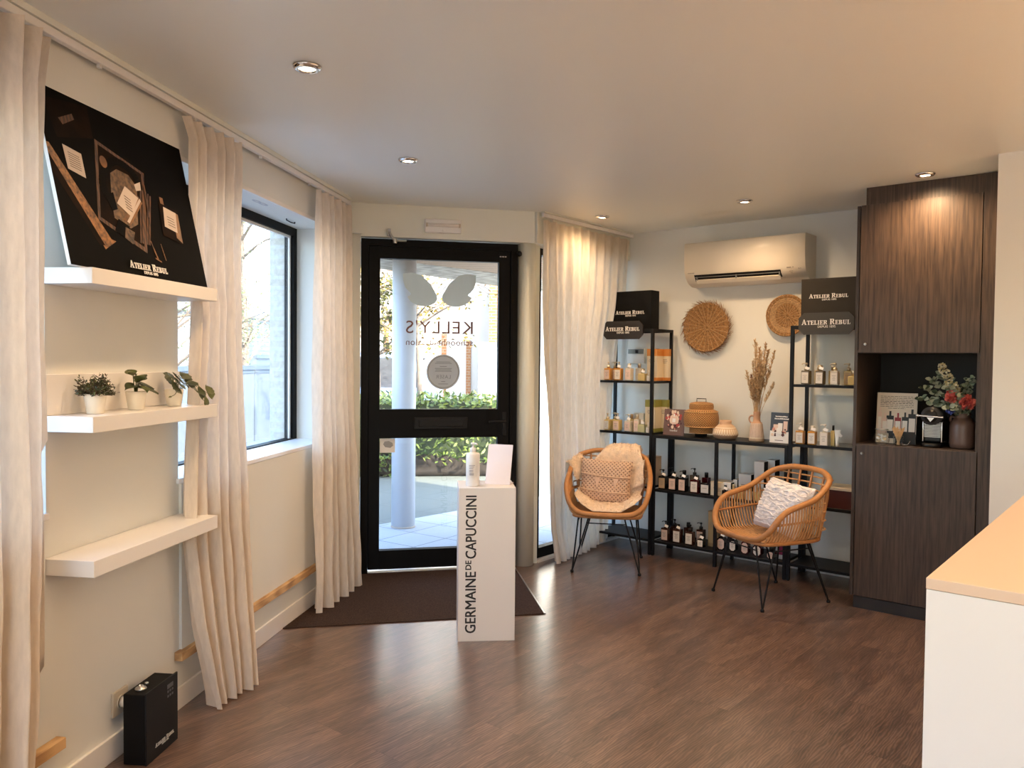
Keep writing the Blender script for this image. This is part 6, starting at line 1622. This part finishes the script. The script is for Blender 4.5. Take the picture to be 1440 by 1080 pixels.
def tree(label, x, y, h, r, seed, nb, spread, leaves, lm, lsize, zmin, fr='G', name='tree', lean=(0, 0), nleaf=10, z=GZ):
    t = thing(name, label, 'tree', fr, x, y, z)
    rd = random.Random(seed); tk = MB(); lf_ = MB()
    top = Vector((lean[0], lean[1], h))
    main = catmull([(0, 0, 0), (lean[0] * .2 + .02, lean[1] * .2, h * .35), (lean[0] * .6 - .02, lean[1] * .6, h * .7), top], 6)
    tk.tube(main, [r * (1 - .75 * i / (len(main) - 1)) for i in range(len(main))], 10)
    for k in range(nb):
        t0 = rd.uniform(zmin, 1.0); b0 = main[min(int(t0 * (len(main) - 1)), len(main) - 1)]
        a = rd.uniform(0, 2 * PI); L = spread * rd.uniform(.5, 1)
        e = b0 + Vector((math.cos(a) * L, math.sin(a) * L, rd.uniform(.1, .7) * L))
        mid = b0.lerp(e, .5) + Vector((rd.uniform(-.1, .1), rd.uniform(-.1, .1), rd.uniform(0, .15))) * L
        br_ = catmull([b0, mid, e], 5); r0 = r * .38 * rd.uniform(.6, 1)
        tk.tube(br_, [r0 * (1 - .8 * i / (len(br_) - 1)) for i in range(len(br_))], 6)
        for q in range(5):
            b1 = br_[rd.randrange(3, len(br_))]
            e1 = b1 + Vector((rd.uniform(-1, 1), rd.uniform(-1, 1), rd.uniform(-.5, .8))) * L * .45
            tk.tube([b1, b1.lerp(e1, .5) + Vector((0, 0, .03)), e1], [r0 * .35, r0 * .25, r0 * .12], 5)
            for s in range(int(leaves)):
                p = b1.lerp(e1, rd.uniform(.1, 1.05)) + Vector((rd.gauss(0, .05), rd.gauss(0, .05), rd.gauss(0, .05))) * spread
                lf_.leaf(p, (rd.uniform(-1, 1), rd.uniform(-1, 1), rd.uniform(-1, .6)), (rd.uniform(-1, 1), rd.uniform(-1, 1), rd.uniform(0, 1)), rd.uniform(*lsize), rd.uniform(*lsize) * .5, m=rd.choice((0, 0, 1)))
    part('trunk', tk, pm('bark', (.20, .155, .115), .9, var=.3, scale=14, bump=.6), t)
    part('foliage', lf_, lm, t, recalc=False)
    return t
yl = [pm('spring_leaf', (.26, .19, .022), .6, var=.3, scale=8), pm('brownish_bud', (.17, .10, .025), .6, var=.3, scale=8)]
tree('slim budding tree behind the column, seen through the door glass', -1.40, -11.9, 2.9, .058, 5, 16, 1.5, 10, yl, (.05, .085), .55)
ol = [pm('olive_tree_leaf', (.085, .09, .02), .6, var=.3, scale=8), pm('olive_tree_leaf_light', (.17, .155, .035), .6, var=.3, scale=8)]
tree('leafy olive green tree left of the column outside the door', -2.15, -12.6, 3.0, .07, 8, 14, .9, 24, ol, (.06, .10), .5)

# car parked across the street
cr = thing('parked_car', 'light blue car parked across the street, behind the hedge', 'car', 'G', -3.35, -15.2, GZ - .02)
prof = [(-2.0, .35), (-1.95, .75), (-1.1, .98), (-.55, 1.52), (-.2, 1.66), (1.2, 1.68), (1.66, 1.60), (1.86, 1.20), (1.96, .95), (1.98, .35), (1.62, .32), (1.55, .55), (1.30, .68), (1.05, .55), (.98, .32), (-.98, .32), (-1.05, .55), (-1.30, .68), (-1.55, .55), (-1.62, .32)]
cpm = pm('blue_car_paint', (.20, .30, .45), .25, var=.03, scale=2, coat=.6)
part('body', MB().prism(prof, -.85, .85), cpm, cr)
dkg = pm('car_window', (.06, .065, .075), .1, var=.1)
part('side_window', MB().prism([(-.98, 1.05), (-.5, 1.48), (-.18, 1.57), (.36, 1.58), (.36, 1.05)], -.862, -.851), dkg, cr)
part('side_window', MB().prism([(.44, 1.05), (.44, 1.58), (1.15, 1.58), (1.56, 1.50), (1.70, 1.12), (1.66, 1.05)], -.862, -.851), dkg, cr)
part('trim_line', MB().bx(-1.9, 1.94, -.862, -.851, .86, .90).bx(-.3, 1.6, -.862, -.851, 1.60, 1.63), pm('pale_trim', (.62, .66, .70), .3), cr)
for x in (-1.30, 1.30):
    wl = part('wheel', MB().lathe([(.12, -.09), (.30, -.10), (.325, -.06), (.325, .06), (.30, .10), (.12, .09)], (x, -.74, .325), 28, axis=Matrix.Rotation(PI / 2, 3, 'X')), M['capblack'], cr)
    part('hub_cap', MB().lathe([(0, .105), (.20, .10), (.22, .09)], (x, -.74, .325), 24, axis=Matrix.Rotation(PI / 2, 3, 'X')), M['steel'], wl)

# houses across the street
bA = thing('white_house', 'white rendered house with brick pilasters across the street', 'house', 'G', -4.0, -20.2, GZ - .02)
part('facade', MB().bx(-.9, 4.6, 0, 6, 0, 7.5), pm('white_render', (.62, .57, .48), .85, var=.03, scale=3), bA)
obr = brick_mat('orange_brick', (.40, .125, .030), (.33, .10, .022), (.40, .24, .13), .22, .07)
for x, w_, z0, z1 in ((.82, .10, .2, 2.35), (2.27, .12, .2, 2.2), (2.89, .12, .2, 2.05)):
    part('pilaster', MB().bx(x - w_ / 2, x + w_ / 2, -.05, .0, z0, z1), obr, bA)
part('lintel', MB().bx(.25, .77, -.05, 0, 2.28, 2.36), obr, bA)
bB = thing('brick_house', 'orange brick house with pale garage doors, right part of the door view', 'house', 'G', .6, -18.8, GZ - .02)
part('facade', MB().bx(-1.15, -.35, 0, 5, 1.98, 7), obr, bB)
part('side_wall', MB().bx(-.35, 5, .02, 5, 0, 7), pm('white_render_wall', (.62, .57, .48), .85, var=.03, scale=3), bB)
part('ledge', MB().bx(-1.42, -.35, -.06, 0, 1.92, 1.98), pm('grey_ledge', (.24, .22, .20), .7), bB)
gd = MB()
gd.bx(-1.40, -.351, .02, .10, 0, 1.92)
g_ = part('garage_door', gd, pm('pale_green_grey_door', (.58, .60, .56), .6, var=.04), bB)
gw = MB()
for x in (-1.28, -.84): gw.bx(x, x + .32, .012, .02, 1.25, 1.75)
part('door_window', gw, pm('pale_window', (.60, .68, .70), .2), g_)
gw = MB()
for x in (-.90, -.47): gw.bx(x - .01, x + .01, .010, .02, 0, 1.92)
part('door_joint', gw, pm('grey_joint', (.30, .30, .30), .6), g_)

# ================================================================== outside the left window
fn = thing('panel_fence', 'pale blue grey panel fence outside the left window', 'fence', 'L', 3.0, -4.2, GZ - .02)
part('panel', MB().bx(-6, 16, 0, .05, .0, 1.30), pm('blue_grey_panel', (.115, .140, .175), .5, var=.03, scale=3), fn)
part('cap_rail', MB().bx(-6, 16, -.03, .08, 1.36, 1.43).bx(-6, 16, -.01, .06, 1.30, 1.36), pm('fence_cap', (.075, .105, .15), .5), fn)
pp = MB()
for k in range(14): pp.bx(-5.8 + k * 1.55, -5.68 + k * 1.55, -.02, .07, 0, 1.36)
part('post', pp, pm('fence_post', (.095, .12, .155), .5), fn)
hs = thing('white_clapboard_house', 'white clapboard house behind the fence outside the left window', 'house', 'L', 20.0, -10.0, GZ - .02)
sd_ = MB()
for k in range(19): 
    z0 = k * .15
    sd_.add([(-14, 0, z0), (16, 0, z0), (16, .018, z0 + .15), (-14, .018, z0 + .15), (-14, .2, z0), (16, .2, z0), (16, .2, z0 + .15), (-14, .2, z0 + .15)], [(0, 1, 2, 3), (0, 4, 5, 1), (3, 2, 6, 7)])
part('siding', sd_, pm('white_clapboard', (.38, .405, .44), .6, var=.02), hs)
part('gutter', MB().bx(4.6, 6.2, -.10, .0, 1.55, 1.63), pm('grey_gutter', (.30, .34, .38), .6), hs)
part('roof', MB().add([(-14, -.2, 2.85), (16, -.2, 2.85), (16, 3.0, 3.9), (-14, 3.0, 3.9)], [(0, 1, 2, 3)]).add([(-14, -.2, 2.83), (16, -.2, 2.83), (16, 3, 3.88), (-14, 3, 3.88)], [(3, 2, 1, 0)]), pm('pale_roof', (.40, .41, .43), .7), hs)
wl_ = [pm('fresh_leaf', (.16, .21, .08), .6, var=.3, scale=8), pm('white_blossom', (.34, .36, .24), .6, var=.2, scale=8)]
tree('tall budding tree with grey branches beyond the fence, left window view', 16.6, -6.3, 6.2, .10, 12, 48, 2.3, 34, wl_, (.035, .07), .25, fr='L', lean=(-.9, -.3))
tree('second budding tree further left beyond the fence, left window view', 14.6, -6.9, 5.6, .09, 19, 44, 2.2, 34, wl_, (.035, .07), .25, fr='L', lean=(.4, .2))

# ================================================================== sky, sun, daylight
wd = D.worlds.new('sky'); SC.world = wd; wd.use_nodes = True
nt = wd.node_tree; bg = nt.nodes['Background']
sky = nt.nodes.new('ShaderNodeTexSky'); sky.sky_type = 'NISHITA'; sky.sun_disc = False
sky.sun_elevation = math.radians(38); sky.sun_rotation = math.radians(130); sky.air_density = 1.0; sky.dust_density = 1.6; sky.ozone_density = 1.0
nt.links.new(sky.outputs[0], bg.inputs[0]); bg.inputs[1].default_value = SKY
sl_ = D.lights.new('sun', 'SUN'); sl_.energy = SUN; sl_.angle = .01; sl_.color = (1.0, .90, .74)
so2 = D.objects.new('sun', sl_); COL.objects.link(so2)
sdir = Vector((.62, -.66, .60)).normalized()       # towards the sun
so2.rotation_euler = sdir.to_track_quat('Z', 'Y').to_euler()
so2.location = (6, -6, 12)
def portal(fr, s, off, z, w_, h_, ang):
    l = D.lights.new('daylight_portal', 'AREA'); l.shape = 'RECTANGLE'; l.size = w_; l.size_y = h_; l.cycles.is_portal = True
    o = D.objects.new('daylight_portal', l); COL.objects.link(o)
    o.matrix_world = FR[fr] @ Matrix.Translation((s, -off, z)) @ Matrix.Rotation(PI / 2 if ang else -PI / 2, 4, 'X')
portal('L', 4.27, -.285, 1.65, 1.70, 1.34, 0); portal('L', 1.76, -.285, 1.65, 1.70, 1.34, 0)
portal('G', -.6, 2.86, 1.625, 2.1, 1.36, 180)
portal('D', -.52, -.09, 1.18, .90, 2.15, 0); portal('W', .64, -.12, 1.18, 1.10, 2.25, 0)

# ================================================================== camera
F_PX, PITCH, ROLL = 1119.147, math.radians(1.67947), math.radians(.54242)
fw = Vector((0, math.cos(PITCH), -math.sin(PITCH))); u0 = Vector((0, math.sin(PITCH), math.cos(PITCH))); x0 = Vector((1, 0, 0))
xr = x0 * math.cos(ROLL) + u0 * math.sin(ROLL); ur = -x0 * math.sin(ROLL) + u0 * math.cos(ROLL)
cam = D.cameras.new('camera'); cam.sensor_fit = 'HORIZONTAL'; cam.sensor_width = 36.0; cam.lens = F_PX / 1440 * 36.0; cam.clip_start = .05; cam.clip_end = 200
co = D.objects.new('camera', cam); COL.objects.link(co)
co.matrix_world = Matrix(((xr.x, ur.x, -fw.x, 0), (xr.y, ur.y, -fw.y, 0), (xr.z, ur.z, -fw.z, 1.5), (0, 0, 0, 1)))
SC.camera = co
vs = SC.view_settings
vs.view_transform = 'Standard'; vs.look = 'None'; vs.gamma = 1.0; vs.exposure = EXPO
try: vs.use_curve_mapping = False
except Exception: pass
cy = SC.cycles
cy.use_denoising = True
cy.max_bounces = 8; cy.diffuse_bounces = 5; cy.glossy_bounces = 4; cy.transmission_bounces = 6; cy.transparent_max_bounces = 16
cy.caustics_reflective = False; cy.caustics_refractive = False; cy.sample_clamp_indirect = 6.0
